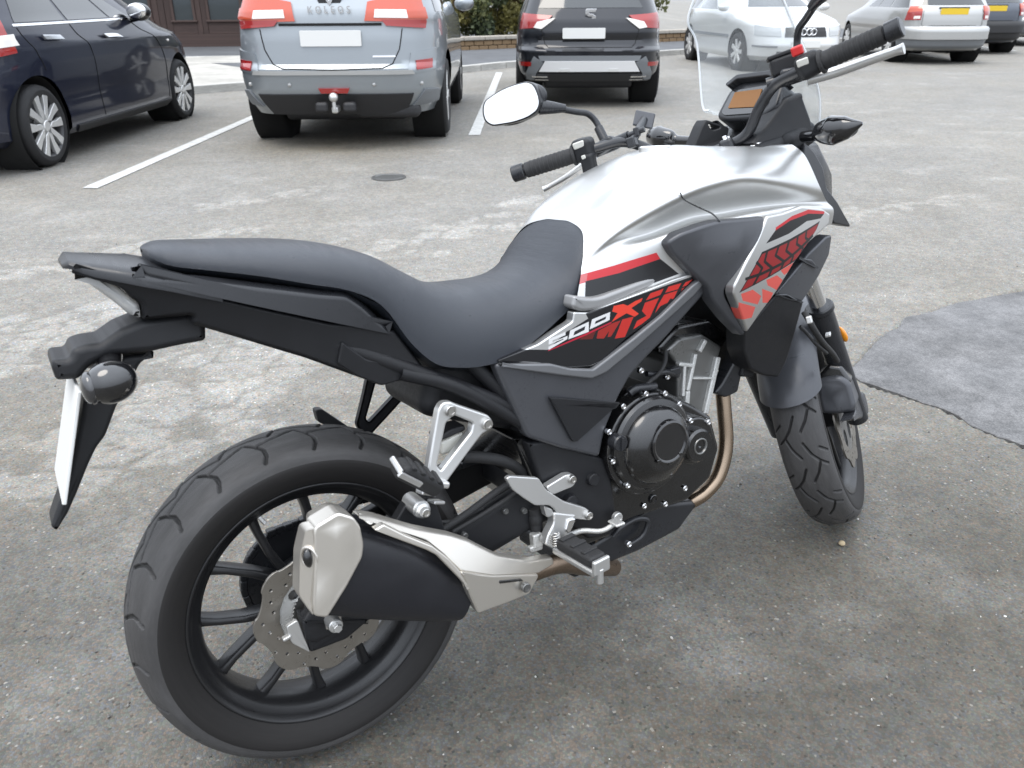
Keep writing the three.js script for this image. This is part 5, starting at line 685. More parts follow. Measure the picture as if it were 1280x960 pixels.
// ================= building, wall and shrubs behind =================
std('brownwood', [0.055, 0.032, 0.026], 0.65, 0, { map: rep(dust, 0.5, 2) });
std('brownwood2', [0.075, 0.045, 0.037], 0.65, 0, { map: rep(dust, 0.5, 2) });
std('window', [0.03, 0.04, 0.045], 0.06, 0, { clearcoat: 1 });
std('render_white', [0.5, 0.49, 0.46], 0.85);
std('slate', [0.06, 0.062, 0.068], 0.6);
{
  const b = thing('building', 'dark brown timber fronted building behind the navy hatchback', 'building');
  b.position.set(-7.95, 0.05, -24.4); b.rotation.y = 0.12;
  part(b, 'wall', rbox(13, 6, 5, 0.02, [-1, 3, -2.55]), M.render_white);
  part(b, 'roof', loft([[[-7.8, 6, 0.3], [-7.8, 8, -2.5], [-7.8, 6, -5.4]], [[5.8, 6, 0.3], [5.8, 8, -2.5], [5.8, 6, -5.4]]], true, 10), M.slate);
  part(b, 'plinth', rbox(13.02, 0.32, 0.1, 0.01, [-1, 0.16, 0.02]), M.brownwood2);
  const win = [[-2.05, 1.0], [-0.75, 0.62], [0.32, 0.95], [1.7, 1.0], [3.2, 1.0], [-4, 1.2], [-5.8, 1.2]];
  let x = -7.5; const cols = [];
  win.sort((p, q) => p[0] - q[0]);
  for (const [cx, w] of win) { cols.push([x, cx - w / 2]); x = cx + w / 2; } cols.push([x, 5.5]);
  for (const [a, c] of cols) { const n = Math.max(1, Math.round((c - a) / 0.16)); for (let i = 0; i < n; i++) part(b, 'plank', rbox((c - a) / n - 0.008, 2.7, 0.05, 0.006, [a + (i + 0.5) * (c - a) / n, 1.67, 0.02 + 0.006 * (i % 2)]), i % 3 ? M.brownwood : M.brownwood2); }
  for (const [cx, w] of win) { const f = part(b, 'window', [rbox(w, 0.3, 0.06, 0.01, [cx, 0.47, 0.015]), rbox(0.07, 2.0, 0.09, 0.01, [cx - w / 2 + 0.035, 1.6, 0.03]), rbox(0.07, 2.0, 0.09, 0.01, [cx + w / 2 - 0.035, 1.6, 0.03]), rbox(w, 0.1, 0.09, 0.01, [cx, 2.6, 0.03]), rbox(w + 0.06, 0.05, 0.13, 0.01, [cx, 0.64, 0.05])], M.brownwood2); part(f, 'pane', rbox(w - 0.1, 1.9, 0.02, 0.002, [cx, 1.6, 0.0]), M.window); }
}
std('wallstone', [0.3, 0.2, 0.11], 0.85, 0, { map: rep(dust, 2) });
std('coping', [0.46, 0.42, 0.36], 0.8, 0, { map: rep(dust, 2) });
{
  const w = thing('garden_wall', 'low orange brown stone wall with pale coping below the shrubs', 'wall'); w.position.set(-0.6, 0.02, -22.5); w.rotation.y = 0.55;
  for (let r = 0; r < 2; r++) for (let i = 0; i < 44; i++) { const wd = 0.27; part(w, 'stone', rbox(wd - 0.015, 0.115, 0.2, 0.02, [-1.2 + (i + (r % 2) * 0.5) * wd, 0.06 + r * 0.125, 0.012 * (rnd() - 0.5)], [0, 0.05 * (rnd() - 0.5), 0]), M.wallstone); }
  for (let i = 0; i < 20; i++) part(w, 'coping_stone', rbox(0.59, 0.09, 0.3, 0.02, [-1.0 + i * 0.6, 0.295, 0]), M.coping);
  const rock = thing('boulder', 'grey rounded boulder at the near end of the low stone wall', 'boulder'); const g = new THREE.IcosahedronGeometry(0.42, 4); const p = g.attributes.position; for (let i = 0; i < p.count; i++) { const v = V(p.getX(i), p.getY(i), p.getZ(i)), s = 0.8 + 0.5 * fbm(v.x * 3 + 5, v.y * 3 + v.z * 2, 3); p.setXYZ(i, v.x * s * 1.25, v.y * s * 0.75, v.z * s); } g.computeVertexNormals(); rock.position.set(-1.75, 0.22, -23.3); part(rock, 'stone', hard(g, 50), std('boulder', [0.13, 0.125, 0.13], 0.85));
}
// shrubs: branching stems with many leaf faces
const leafMats = [[0.13, 0.14, 0.045], [0.085, 0.11, 0.045], [0.2, 0.18, 0.05], [0.06, 0.08, 0.045], [0.15, 0.1, 0.055]].map((c, i) => std('leaf' + i, c, 0.6, 0, { transmission: 0.25, thickness: 0, side: THREE.DoubleSide }));
std('bark', [0.06, 0.045, 0.035], 0.9);
function leafCloud(cx, cy, cz, rx, ry, rz, n, size) {
  const pos = [], nor = [], uv = [];
  for (let i = 0; i < n; i++) {
    const th = rnd() * 6.283, ph = Math.acos(2 * rnd() - 1), r = Math.cbrt(0.25 + 0.75 * rnd()), lump = 0.75 + 0.5 * fbm(th * 2 + cx, ph * 3 + cz, 2);
    const c = V(cx + rx * r * lump * Math.sin(ph) * Math.cos(th), cy + ry * r * lump * Math.cos(ph), cz + rz * r * lump * Math.sin(ph) * Math.sin(th));
    const a = V(rnd() - 0.5, rnd() - 0.3, rnd() - 0.5).normalize(), b = V(rnd() - 0.5, rnd() - 0.5, rnd() - 0.5).cross(a).normalize(), s = size * (0.6 + 0.8 * rnd()), w = s * 0.42;
    const tip = c.clone().addScaledVector(a, s), l = c.clone().addScaledVector(a, s * 0.45).addScaledVector(b, w), q = c.clone().addScaledVector(a, s * 0.45).addScaledVector(b, -w), nn = b.clone().cross(a).normalize();
    for (const v of [c, l, tip, c, tip, q]) { pos.push(v.x, v.y, v.z); nor.push(nn.x, nn.y, nn.z); uv.push(0, 0); }
  }
  const g = new THREE.BufferGeometry(); g.setAttribute('position', new THREE.Float32BufferAttribute(pos, 3)); g.setAttribute('normal', new THREE.Float32BufferAttribute(nor, 3)); g.setAttribute('uv', new THREE.Float32BufferAttribute(uv, 2)); return g;
}
function shrub(x, z, r, h, label, k) {
  const t = thing('shrub', label, 'shrub', 'shrubs behind the low stone wall'); t.position.set(x, 0.3, z);
  for (let i = 0; i < 6; i++) { const a = i * 1.05 + k; part(t, 'stem', taper([[0, -0.1, 0], [0.25 * r * Math.cos(a), h * 0.35, 0.25 * r * Math.sin(a)], [0.6 * r * Math.cos(a), h * 0.8, 0.6 * r * Math.sin(a)]], [0.022, 0.015, 0.006], 12, 6), M.bark); }
  const gs = [[], [], []];
  for (let i = 0; i < 13; i++) { const a = rnd() * 6.28, q = r * (0.25 + 0.6 * rnd()), y = h * (0.06 + 0.85 * rnd()); gs[i % 3].push(leafCloud(Math.cos(a) * q, y, Math.sin(a) * q, r * 0.42, h * 0.2, r * 0.42, 300, 0.11)); }
  gs.forEach((g, i) => { const m = part(t, 'foliage', mergeGeometries(g), leafMats[(i * 2 + k) % 5]); m.userData.kind = 'stuff'; });
}
[[-1.6, -24.3, 0.75, 1.6, 'bushy olive green shrub right behind the silver blue car'], [-0.9, -24.2, 0.7, 1.9, 'tall yellowish green shrub in the gap between the two parked cars'], [-0.2, -24.9, 0.7, 1.8, 'dark green shrub left beside the black car roof'], [0.7, -25.3, 0.8, 1.7, 'green shrub hidden mostly behind the black car'], [-2.6, -24.5, 0.8, 1.8, 'leafy green shrub hidden mostly behind the silver blue car'], [2.0, -26.0, 0.9, 1.9, 'broad green shrub behind the black car and the white car'], [3.6, -27, 0.9, 1.8, 'broad olive shrub behind the white car']].forEach(([x, z, r, h, l], k) => shrub(x, z, r, h, l, k));

// ================= parked cars =================
const paint = (k, c, metal = 0.5, rough = 0.38) => std(k, c, rough, metal, { clearcoat: 1, clearcoatRoughness: 0.06, specularIntensity: 0.3 });
paint('paint_blue_silver', [0.3, 0.325, 0.345], 0.6); paint('paint_navy', [0.012, 0.015, 0.03], 0.3); paint('paint_black', [0.008, 0.009, 0.013], 0.2); paint('paint_white', [0.62, 0.62, 0.61], 0.35); paint('paint_silver', [0.42, 0.42, 0.41], 0.55); paint('paint_dark', [0.07, 0.08, 0.1], 0.4); paint('paint_silver2', [0.46, 0.47, 0.46], 0.5);
std('skid', [0.8, 0.8, 0.8], 0.35, 0.1);
std('carglass', [0.012, 0.015, 0.016], 0.05, 0, { clearcoat: 1 });
std('trim', [0.022, 0.022, 0.024], 0.6);
std('bumpergrey', [0.16, 0.17, 0.18], 0.5);
std('gap', [0.004, 0.004, 0.004], 0.9);
std('lampred', [0.3, 0.01, 0.008], 0.18, 0, { clearcoat: 1 });
std('lamporange', [0.48, 0.06, 0.018], 0.18, 0, { clearcoat: 1 });
std('lampwhite', [0.75, 0.72, 0.68], 0.15, 0, { clearcoat: 1 });
std('lampclear', [0.42, 0.43, 0.43], 0.12, 0.2, { clearcoat: 1 });
std('plateyellow', [0.7, 0.48, 0.03], 0.4);
std('cartyre', [0.018, 0.018, 0.019], 0.8, 0, { map: rep(dust, 3) });
std('alloy', [0.78, 0.78, 0.77], 0.35, 0.7); std('alloydark', [0.05, 0.05, 0.052], 0.45, 0.4);
const ev = new Evaluator();
function ringTable(rows) { // rows: [y, xRear, xFront, halfWidth]
  return (y) => { let i = 0; while (i < rows.length - 2 && rows[i + 1][0] < y) i++; const a = rows[i], b = rows[i + 1], t = clamp((y - a[0]) / (b[0] - a[0]), 0, 1); return [1, 2, 3].map((k) => lerp(a[k], b[k], t)); };
}
function carBody(o) {
  const R = ringTable(o.rows), n = o.n ?? 5, y0 = o.rows[0][0], y1 = o.rows[o.rows.length - 1][0], refY = o.ref ?? 0.8;
  const raw = (th, y) => { const [xr, xf, w] = R(y), a = (xf - xr) / 2, c = Math.cos(th), s = Math.sin(th); return [(xr + xf) / 2 - a * Math.sign(c) * Math.abs(c) ** (2 / n), y, w * Math.sign(s) * Math.abs(s) ** (2 / n)]; };
  const K = 1440, tab = [0]; let pr = raw(0, refY); for (let i = 1; i <= K; i++) { const q = raw(i / K * Math.PI * 2, refY); tab.push(tab[i - 1] + Math.hypot(q[0] - pr[0], q[2] - pr[2])); pr = q; }
  const P = tab[K], theta = (q) => { q = ((q % P) + P) % P; let lo = 0, hi = K; while (hi - lo > 1) { const m = (lo + hi) >> 1; tab[m] <= q ? lo = m : hi = m; } return (lo + (q - tab[lo]) / Math.max(1e-9, tab[hi] - tab[lo])) / K * Math.PI * 2; };
  const S = (q, y) => raw(theta(q), y);
  const qx = (x) => { let lo = 0, hi = P / 2; for (let i = 0; i < 40; i++) { const m = (lo + hi) / 2; S(m, refY)[0] < x ? lo = m : hi = m; } return lo; };
  const N = (q, y) => { const e = 0.01, a = S(q + e, y), b = S(q - e, y), c = S(q, y + e), d = S(q, y - e), u = V(a[0] - b[0], a[1] - b[1], a[2] - b[2]), v = V(c[0] - d[0], c[1] - d[1], c[2] - d[2]); return u.cross(v).normalize(); };
  const ys = []; for (let i = 0; i < o.rows.length - 1; i++) { const dy = o.rows[i + 1][0] - o.rows[i][0], k = Math.max(1, Math.round(dy / 0.035)); for (let m = 0; m < k; m++) ys.push(o.rows[i][0] + dy * m / k); } ys.push(y1);
  const M0 = 280, rings = ys.map((y) => Array.from({ length: M0 }, (_, j) => S(j / M0 * P, y)));
  const mid = R(y1); for (const k of [0.7, 0.35]) rings.push(rings[ys.length - 1].map((q) => [(mid[0] + mid[1]) / 2 + (q[0] - (mid[0] + mid[1]) / 2) * k, y1 + (1 - k) * 0.035, q[2] * k]));
  return { S, N, P, qx, geo: loft(rings, true, 38), R };
}
function patchOn(B, c, off = 0.006, th = 0.012, nu = 10, nv = 14) { // c: four corners [q, y]: bottom-left, bottom-right, top-right, top-left
  return sheet((u, v) => { const q = lerp(lerp(c[0][0], c[1][0], v), lerp(c[3][0], c[2][0], v), u), y = lerp(lerp(c[0][1], c[1][1], v), lerp(c[3][1], c[2][1], v), u), p = B.S(q, y), n = B.N(q, y); return [p[0] + n.x * off, p[1] + n.y * off, p[2] + n.z * off]; }, nu, nv, th);
}
function seam(B, pts, r = 0.004, off = 0.001) { const l = []; for (let i = 0; i < pts.length - 1; i++) for (let k = 0; k < 6; k++) l.push([lerp(pts[i][0], pts[i + 1][0], k / 6), lerp(pts[i][1], pts[i + 1][1], k / 6)]); l.push(pts[pts.length - 1]); return tube(l.map(([q, y]) => { const p = B.S(q, y), n = B.N(q, y); return [p[0] + n.x * off, p[1] + n.y * off, p[2] + n.z * off]; }), r, l.length * 2, 6); }
function carWheel(parent, x, y, z, r, w, side, style, turn = 0) {
  const g = new THREE.Group(); g.name = 'wheel'; g.position.set(x, y, z); g.rotation.y = turn; parent.add(g);
  const s = side, ri = r * (style === 'split' ? 0.76 : 0.68);
  part(g, 'tyre', zl([[ri, -w / 2], [ri + 0.03, -w / 2 - 0.006], [r - 0.035, -w / 2 - 0.004], [r - 0.008, -w / 2 + 0.02], [r, -w / 2 + 0.045], [r, -0.03], [r - 0.006, -0.026], [r - 0.006, -0.02], [r, -0.016], [r, 0.016], [r - 0.006, 0.02], [r - 0.006, 0.026], [r, 0.03], [r, w / 2 - 0.045], [r - 0.008, w / 2 - 0.02], [r - 0.035, w / 2 + 0.004], [ri + 0.03, w / 2 + 0.006], [ri, w / 2]], 64), M.cartyre);
  const zo = s * (w / 2 - 0.012);
  const rim = part(g, 'rim', [zl([[ri + 0.002, -w / 2], [ri - 0.02, -w / 2 + 0.02], [ri - 0.03, 0], [ri - 0.02, w / 2 - 0.02], [ri + 0.002, w / 2 - 0.001]], 48), cyl([0, 0, s * 0.0], [0, 0, s * 0.02], ri - 0.02, ri - 0.02, 40)], M.alloydark);
  const hub = (z) => cyl([0, 0, s * 0.02], [0, 0, z], 0.06, 0.045);
  const sp = [];
  if (style === 'split') { for (let k = 0; k < 5; k++) for (const d of [-1, 1]) { const a = k * 1.2566 + 0.3; const g0 = panel([[0.03, 0.03 * d], [ri * 0.6, 0.075 * d], [ri - 0.01, 0.105 * d], [ri - 0.004, 0.03 * d], [ri * 0.6, 0.022 * d], [0.09, 0.004 * d]], { z: 0.01, th: 0.03, bev: 0.004, round: 0.006, fit: 0 }); sp.push(tf(s > 0 ? g0 : mir(g0), [0, 0, zo], [0, 0, a])); } }
  else { for (let k = 0; k < style; k++) { const a = k * 6.2832 / style; const g0 = panel([[0.03, -0.028], [ri - 0.008, -0.038], [ri - 0.008, 0.038], [0.03, 0.028]], { z: 0.008, th: 0.03, bev: 0.005, round: 0.006, fit: 0 }); sp.push(tf(s > 0 ? g0 : mir(g0), [0, 0, zo], [0, 0, a])); } }
  for (const q of sp) part(rim, 'spoke', q, M.alloy);
  part(rim, 'hub_cap', hub(zo + s * 0.012), M.alloy);
}
function makeCar(o) {
  const t = thing(o.name, o.label, 'car'); t.position.set(o.x, 0.004, o.z); t.rotation.y = o.yaw * Math.PI / 180;
  const B = carBody(o);
  let body = new Brush(clean(mergeVertices(B.geo, 1e-4))); body.geometry.computeVertexNormals(); body.updateMatrixWorld();
  for (const ax of o.axles) { const c = new Brush(new THREE.CylinderGeometry(o.arch, o.arch, 3, 48).rotateX(Math.PI / 2)); c.position.set(ax, o.wr + 0.01, 0); c.updateMatrixWorld(); body = ev.evaluate(body, c, SUBTRACTION); body.updateMatrixWorld(); }
  const bg = hard(body.geometry, 38); part(t, 'body', bg, o.paint);
  part(t, 'underbody', rbox(o.axles[1] - o.axles[0] + 0.9, 0.2, o.hw * 1.2, 0.05, [(o.axles[0] + o.axles[1]) / 2, 0.3, 0]), M.trim);
  for (const ax of o.axles) { for (const s of [1, -1]) part(t, 'wheel_well', zl([[o.arch - 0.003, s * (o.hw - 0.05)], [o.arch - 0.003, s * (o.hw - 0.36)], [0.02, s * (o.hw - 0.36)]], 40).translate(ax, o.wr + 0.01, 0), M.gap); for (const s of [1, -1]) carWheel(t, ax, o.wr, s * (o.hw - 0.025 - o.tw / 2), o.wr, o.tw, s, o.style, ax === o.axles[1] ? (o.steer ?? 0) : 0); }
  const P = B.P, on = (name, mat, c, off, th, lab) => part(t, name, patchOn(B, c, off, th), mat, lab);
  const sides = (name, mat, c, off, th) => { on(name, mat, c, off, th); on(name, mat, [c[1], c[0], c[3], c[2]].map(([q, y]) => [P - q, y]), off, th); };
  // glasshouse
  const gy = o.belt + 0.015, ty = o.roof - 0.1, Q = (x) => B.qx(x);
  for (const [a, b, ta, tb] of o.windows) sides('side_window', M.carglass, [[Q(a), gy], [Q(b), gy], [Q(tb), ty], [Q(ta), ty]], 0.004, 0.006);
  on('rear_window', M.carglass, [[-o.rw[0], o.rw[2]], [o.rw[0], o.rw[2]], [o.rw[1], ty], [-o.rw[1], ty]], 0.004, 0.006);
  on('windscreen', M.carglass, [[P / 2 - o.ws[0], o.ws[2]], [P / 2 + o.ws[0], o.ws[2]], [P / 2 + o.ws[1], ty], [P / 2 - o.ws[1], ty]], 0.004, 0.006);
  return { t, B, P, Q, on, sides, seam: (pts, r) => { part(t, 'panel_gap', seam(B, pts, r), M.gap); } };
}
const num = (w, h, o) => { const g = panel([[-w / 2, -h / 2], [w / 2, -h / 2], [w / 2, h / 2], [-w / 2, h / 2]], { z: 0, th: 0.01, bev: 0.002, round: 0.012, fit: 0, max: 1 }); return g; };
function rearAt(c, q, y, off = 0.0) { const p = c.B.S(q, y), n = c.B.N(q, y); return [p[0] + n.x * off, p[1] + n.y * off, p[2] + n.z * off]; }
const faceRear = [0, -Math.PI / 2, 0], faceFront = [0, Math.PI / 2, 0];

// --- silver blue SUV
{
  const c = makeCar({ name: 'parked_car', label: 'silver blue sport utility car seen from behind with a tow ball', x: -1.6, z: -10.2, yaw: 90.4, paint: M.paint_blue_silver, n: 6, hw: 0.985, wr: 0.375, tw: 0.25, arch: 0.43, style: 5, axles: [-1.33, 1.52], belt: 1.14, roof: 1.8, ref: 0.85,
    rows: [[0.3, -2.14, 2.2, 0.9], [0.42, -2.22, 2.3, 0.955], [0.5, -2.27, 2.34, 0.97], [0.62, -2.29, 2.36, 0.985], [0.7, -2.29, 2.36, 0.985], [0.74, -2.25, 2.35, 0.985], [0.95, -2.23, 2.3, 0.975], [1.06, -2.21, 2.1, 0.965], [1.12, -2.2, 1.5, 0.955], [1.16, -2.19, 1.35, 0.94], [1.35, -2.1, 1.05, 0.87], [1.6, -1.95, 0.62, 0.8], [1.74, -1.8, 0.3, 0.74], [1.8, -1.6, 0.05, 0.66]],
    windows: [[-1.75, -0.95, -1.65, -0.95], [-0.88, 0.12, -0.88, 0.1], [0.18, 1.15, 0.16, 0.5]], rw: [0.72, 0.62, 1.36], ws: [0.72, 0.6, 1.2] });
  for (const s of [1, -1]) {
    const f = (l) => s > 0 ? l : [l[1], l[0], l[3], l[2]].map(([q, y]) => [-q, y]);
    c.on('tail_lamp', M.lamporange, f([[0.31, 1.09], [0.9, 1.075], [0.92, 1.33], [0.36, 1.24]]), 0.02, 0.03);
    c.on('tail_lamp_lower', M.lampred, f([[0.5, 1.05], [0.87, 1.025], [0.9, 1.095], [0.46, 1.1]]), 0.022, 0.03);
    c.on('tail_lamp_band', M.lampwhite, f([[0.4, 1.115], [0.7, 1.11], [0.7, 1.17], [0.42, 1.175]]), 0.028, 0.02);
    c.on('tail_lamp_edge', M.lamporange, f([[0.7, 1.11], [0.92, 1.105], [0.93, 1.19], [0.7, 1.18]]), 0.026, 0.02, 'paler orange outer lens');
    c.on('reflector', M.lampred, f([[0.745, 0.69], [0.93, 0.695], [0.93, 0.775], [0.735, 0.765]]), 0.024, 0.02);
    c.on('bumper_wing', M.paint_blue_silver, f([[0.66, 0.66], [1.0, 0.68], [1.05, 0.86], [0.7, 0.83]]), 0.012, 0.03);
    c.seam([[0.64 * s, 1.03], [0.6 * s, 0.86], [0.53 * s, 0.74], [0.44 * s, 0.705], [0, 0.695]], 0.005);
  }
  c.on('bumper_ledge', M.paint_silver, [[-0.72, 0.655], [0.72, 0.655], [0.7, 0.69], [-0.7, 0.69]], 0.035, 0.04);
  c.on('lower_bumper', M.trim, [[-0.66, 0.305], [0.66, 0.305], [0.72, 0.49], [-0.72, 0.49]], 0.012, 0.03);
  for (const s of [-1, 1]) c.on('bumper_corner', M.bumpergrey, s > 0 ? [[0.72, 0.38], [1.15, 0.39], [1.12, 0.5], [0.84, 0.52]] : [[-1.15, 0.39], [-0.72, 0.38], [-0.84, 0.52], [-1.12, 0.5]], 0.016, 0.03);
  c.on('fog_lamp', M.lampred, [[-0.07, 0.505], [0.07, 0.505], [0.11, 0.545], [-0.11, 0.545]], 0.03, 0.03);
  for (const q of [-0.4, 0.36, 0.8, -0.8]) part(c.t, 'parking_sensor', ball(0.012, 0.018, 0.018, rearAt(c, q, 0.57, 0.004)), M.paint_silver);
  part(c.t, 'number_plate', tf(num(0.54, 0.13), rearAt(c, 0, 0.95, 0.022), faceRear), M.plate);
  c.on('tailgate_handle', M.gap, [[-0.46, 1.055], [0.46, 1.055], [0.46, 1.075], [-0.46, 1.075]], 0.012, 0.012);
  // emblem: a tall hollow rhombus on a dark shield
  const e = rearAt(c, 0, 1.27, 0.018);
  part(c.t, 'emblem_shield', tf(panel([[-0.15, 0.12], [-0.085, -0.075], [0.085, -0.075], [0.15, 0.12]], { z: 0, th: 0.02, bev: 0.004, fit: 0 }), e, faceRear), M.trim);
  part(c.t, 'emblem', tf(panel([[0, -0.07], [0.058, 0.03], [0, 0.13], [-0.058, 0.03]], { z: 0.012, th: 0.012, bev: 0.004, round: 0.004, fit: 0, holes: [[[0, -0.02], [0.026, 0.03], [0, 0.08], [-0.026, 0.03]]] }), e, faceRear), M.chrome);
  part(c.t, 'tow_ball', [ball(0.042, 0.042, 0.042, [-2.36, 0.47, 0]), cyl([-2.36, 0.36, 0], [-2.36, 0.46, 0], 0.018), rbox(0.16, 0.06, 0.06, 0.02, [-2.28, 0.36, 0])], M.alu);
  for (const z of [0.13, -0.12]) part(c.t, 'tow_socket', rbox(0.09, 0.09, 0.12, 0.03, [-2.3, 0.38, z]), M.trim);
  part(c.t, 'exhaust_box', [rbox(0.3, 0.14, 0.6, 0.06, [-2.0, 0.33, 0.45])], M.trim);
  for (const s of [1, -1]) part(c.t, 'door_mirror', ball(0.1, 0.085, 0.12, [0.95, 1.2, s * 1.05]), M.paint_blue_silver);
  c.lettering = [['KOLEOS', 0.0, 1.155, 0.055, 0.028]];
  c.on('tailgate_badge', M.chrome, [[0.36, 0.795], [0.56, 0.795], [0.56, 0.81], [0.36, 0.81]], 0.008, 0.01);
  await letters(c);
}
async function letters(c) {
  const font = await new FontLoader().loadAsync('fonts/droid/droid_sans_bold.typeface.json');
  for (const [s, q, y, size, gapw] of c.lettering) { let x = 0; const gs = [...s].map((ch) => { if (ch === ' ') { x += size * 0.5; return null; } const g = new TextGeometry(ch, { font, size, depth: 0.006, curveSegments: 4 }); g.computeBoundingBox(); const w = g.boundingBox.max.x - g.boundingBox.min.x; g.translate(x - g.boundingBox.min.x, 0, 0); x += w + gapw; return g; }).filter(Boolean); gs.forEach((g) => { g.translate(-(x - gapw) / 2, 0, 0); part(c.t, 'letter', tf(g, rearAt(c, q, y, 0.012), faceRear), M.chrome); }); }
}
// --- black SUV
{
  const c = makeCar({ name: 'parked_car', label: 'black compact sport utility car seen from behind with a silver skid plate', x: 1.07, z: -13.05, yaw: 87.5, paint: M.paint_black, n: 6, hw: 0.945, wr: 0.345, tw: 0.23, arch: 0.4, style: 5, axles: [-1.3, 1.38], belt: 1.06, roof: 1.62, ref: 0.8,
    rows: [[0.3, -2.0, 2.1, 0.88], [0.4, -2.08, 2.16, 0.93], [0.55, -2.12, 2.2, 0.945], [0.66, -2.12, 2.2, 0.945], [0.7, -2.06, 2.19, 0.94], [0.78, -2.02, 2.15, 0.935], [0.86, -2.04, 2.1, 0.93], [1.0, -2.0, 1.6, 0.915], [1.06, -1.96, 1.25, 0.9], [1.12, -1.92, 1.12, 0.87], [1.4, -1.72, 0.7, 0.76], [1.56, -1.55, 0.35, 0.7], [1.62, -1.35, 0.05, 0.62]],
    windows: [[-1.4, -0.85, -1.25, -0.85], [-0.8, 0.1, -0.8, 0.05], [0.16, 1.0, 0.12, 0.4]], rw: [0.7, 0.55, 1.14], ws: [0.68, 0.55, 1.14] });
  for (const s of [1, -1]) {
    const f = (l) => s > 0 ? l : [l[1], l[0], l[3], l[2]].map(([q, y]) => [-q, y]);
    c.on('tail_lamp', M.lampred, f([[0.62, 0.92], [1.0, 0.9], [0.98, 1.08], [0.48, 1.05]]), 0.02, 0.03);
    c.on('tail_lamp_reverse', M.lampwhite, f([[0.6, 0.905], [0.7, 0.92], [0.66, 0.985], [0.44, 1.02]]), 0.024, 0.03);
    c.on('reflector', M.lampred, f([[0.72, 0.49], [0.96, 0.485], [0.97, 0.53], [0.71, 0.535]]), 0.02, 0.02);
    c.on('exhaust_trim', M.chrome, f([[0.52, 0.372], [0.72, 0.372], [0.72, 0.388], [0.52, 0.388]]), 0.03, 0.02);
    c.on('exhaust_trim', M.chrome, f([[0.52, 0.33], [0.7, 0.33], [0.7, 0.34], [0.52, 0.34]]), 0.02, 0.02);
    c.on('bumper_shelf', M.paint_black, f([[0.5, 0.64], [1.0, 0.65], [1.02, 0.71], [0.58, 0.7]]), 0.016, 0.03);
    c.on('skid_frame', M.bumpergrey, f([[0.72, 0.33], [0.86, 0.33], [0.68, 0.6], [0.56, 0.53]]), 0.018, 0.03);
  }
  c.on('skid_surround', M.bumpergrey, [[-0.6, 0.55], [0.6, 0.55], [0.62, 0.61], [-0.62, 0.61]], 0.017, 0.03);
  c.on('skid_plate', M.skid, [[-0.62, 0.43], [0.62, 0.43], [0.54, 0.55], [-0.54, 0.55]], 0.024, 0.03);
  for (const s of [-1, 1]) c.on('skid_tab', M.plate, [[s * 0.3 - 0.06, 0.433], [s * 0.3 + 0.06, 0.433], [s * 0.3 + 0.06, 0.465], [s * 0.3 - 0.06, 0.465]], 0.03, 0.02);
  c.on('lower_bumper', M.trim, [[-0.68, 0.31], [0.68, 0.31], [0.68, 0.4], [-0.68, 0.4]], 0.012, 0.03);
  part(c.t, 'number_plate', tf(num(0.52, 0.12), rearAt(c, -0.02, 0.86, 0.02), faceRear), M.plate);
  c.seam([[-0.6, 0.9], [-0.55, 0.74], [-0.5, 0.7], [0.5, 0.7], [0.55, 0.74], [0.6, 0.9]], 0.004);
  const e = rearAt(c, 0, 1.05, 0.02), S = (pts) => tf(panel(pts.map((q) => [q[0] * 1.3, q[1] * 1.3]), { z: 0, th: 0.012, bev: 0.003, round: 0.006, fit: 0, max: 1 }), e, faceRear);
  part(c.t, 'emblem', [S([[-0.05, 0.005], [-0.05, 0.042], [-0.036, 0.055], [0.055, 0.055], [0.045, 0.028], [-0.012, 0.028], [-0.012, 0.005]]), S([[0.05, -0.005], [0.05, -0.042], [0.036, -0.055], [-0.055, -0.055], [-0.045, -0.028], [0.012, -0.028], [0.012, -0.005]]), S([[-0.05, 0.012], [0.02, 0.012], [0.05, -0.012], [-0.02, -0.012]])], M.chrome);
}
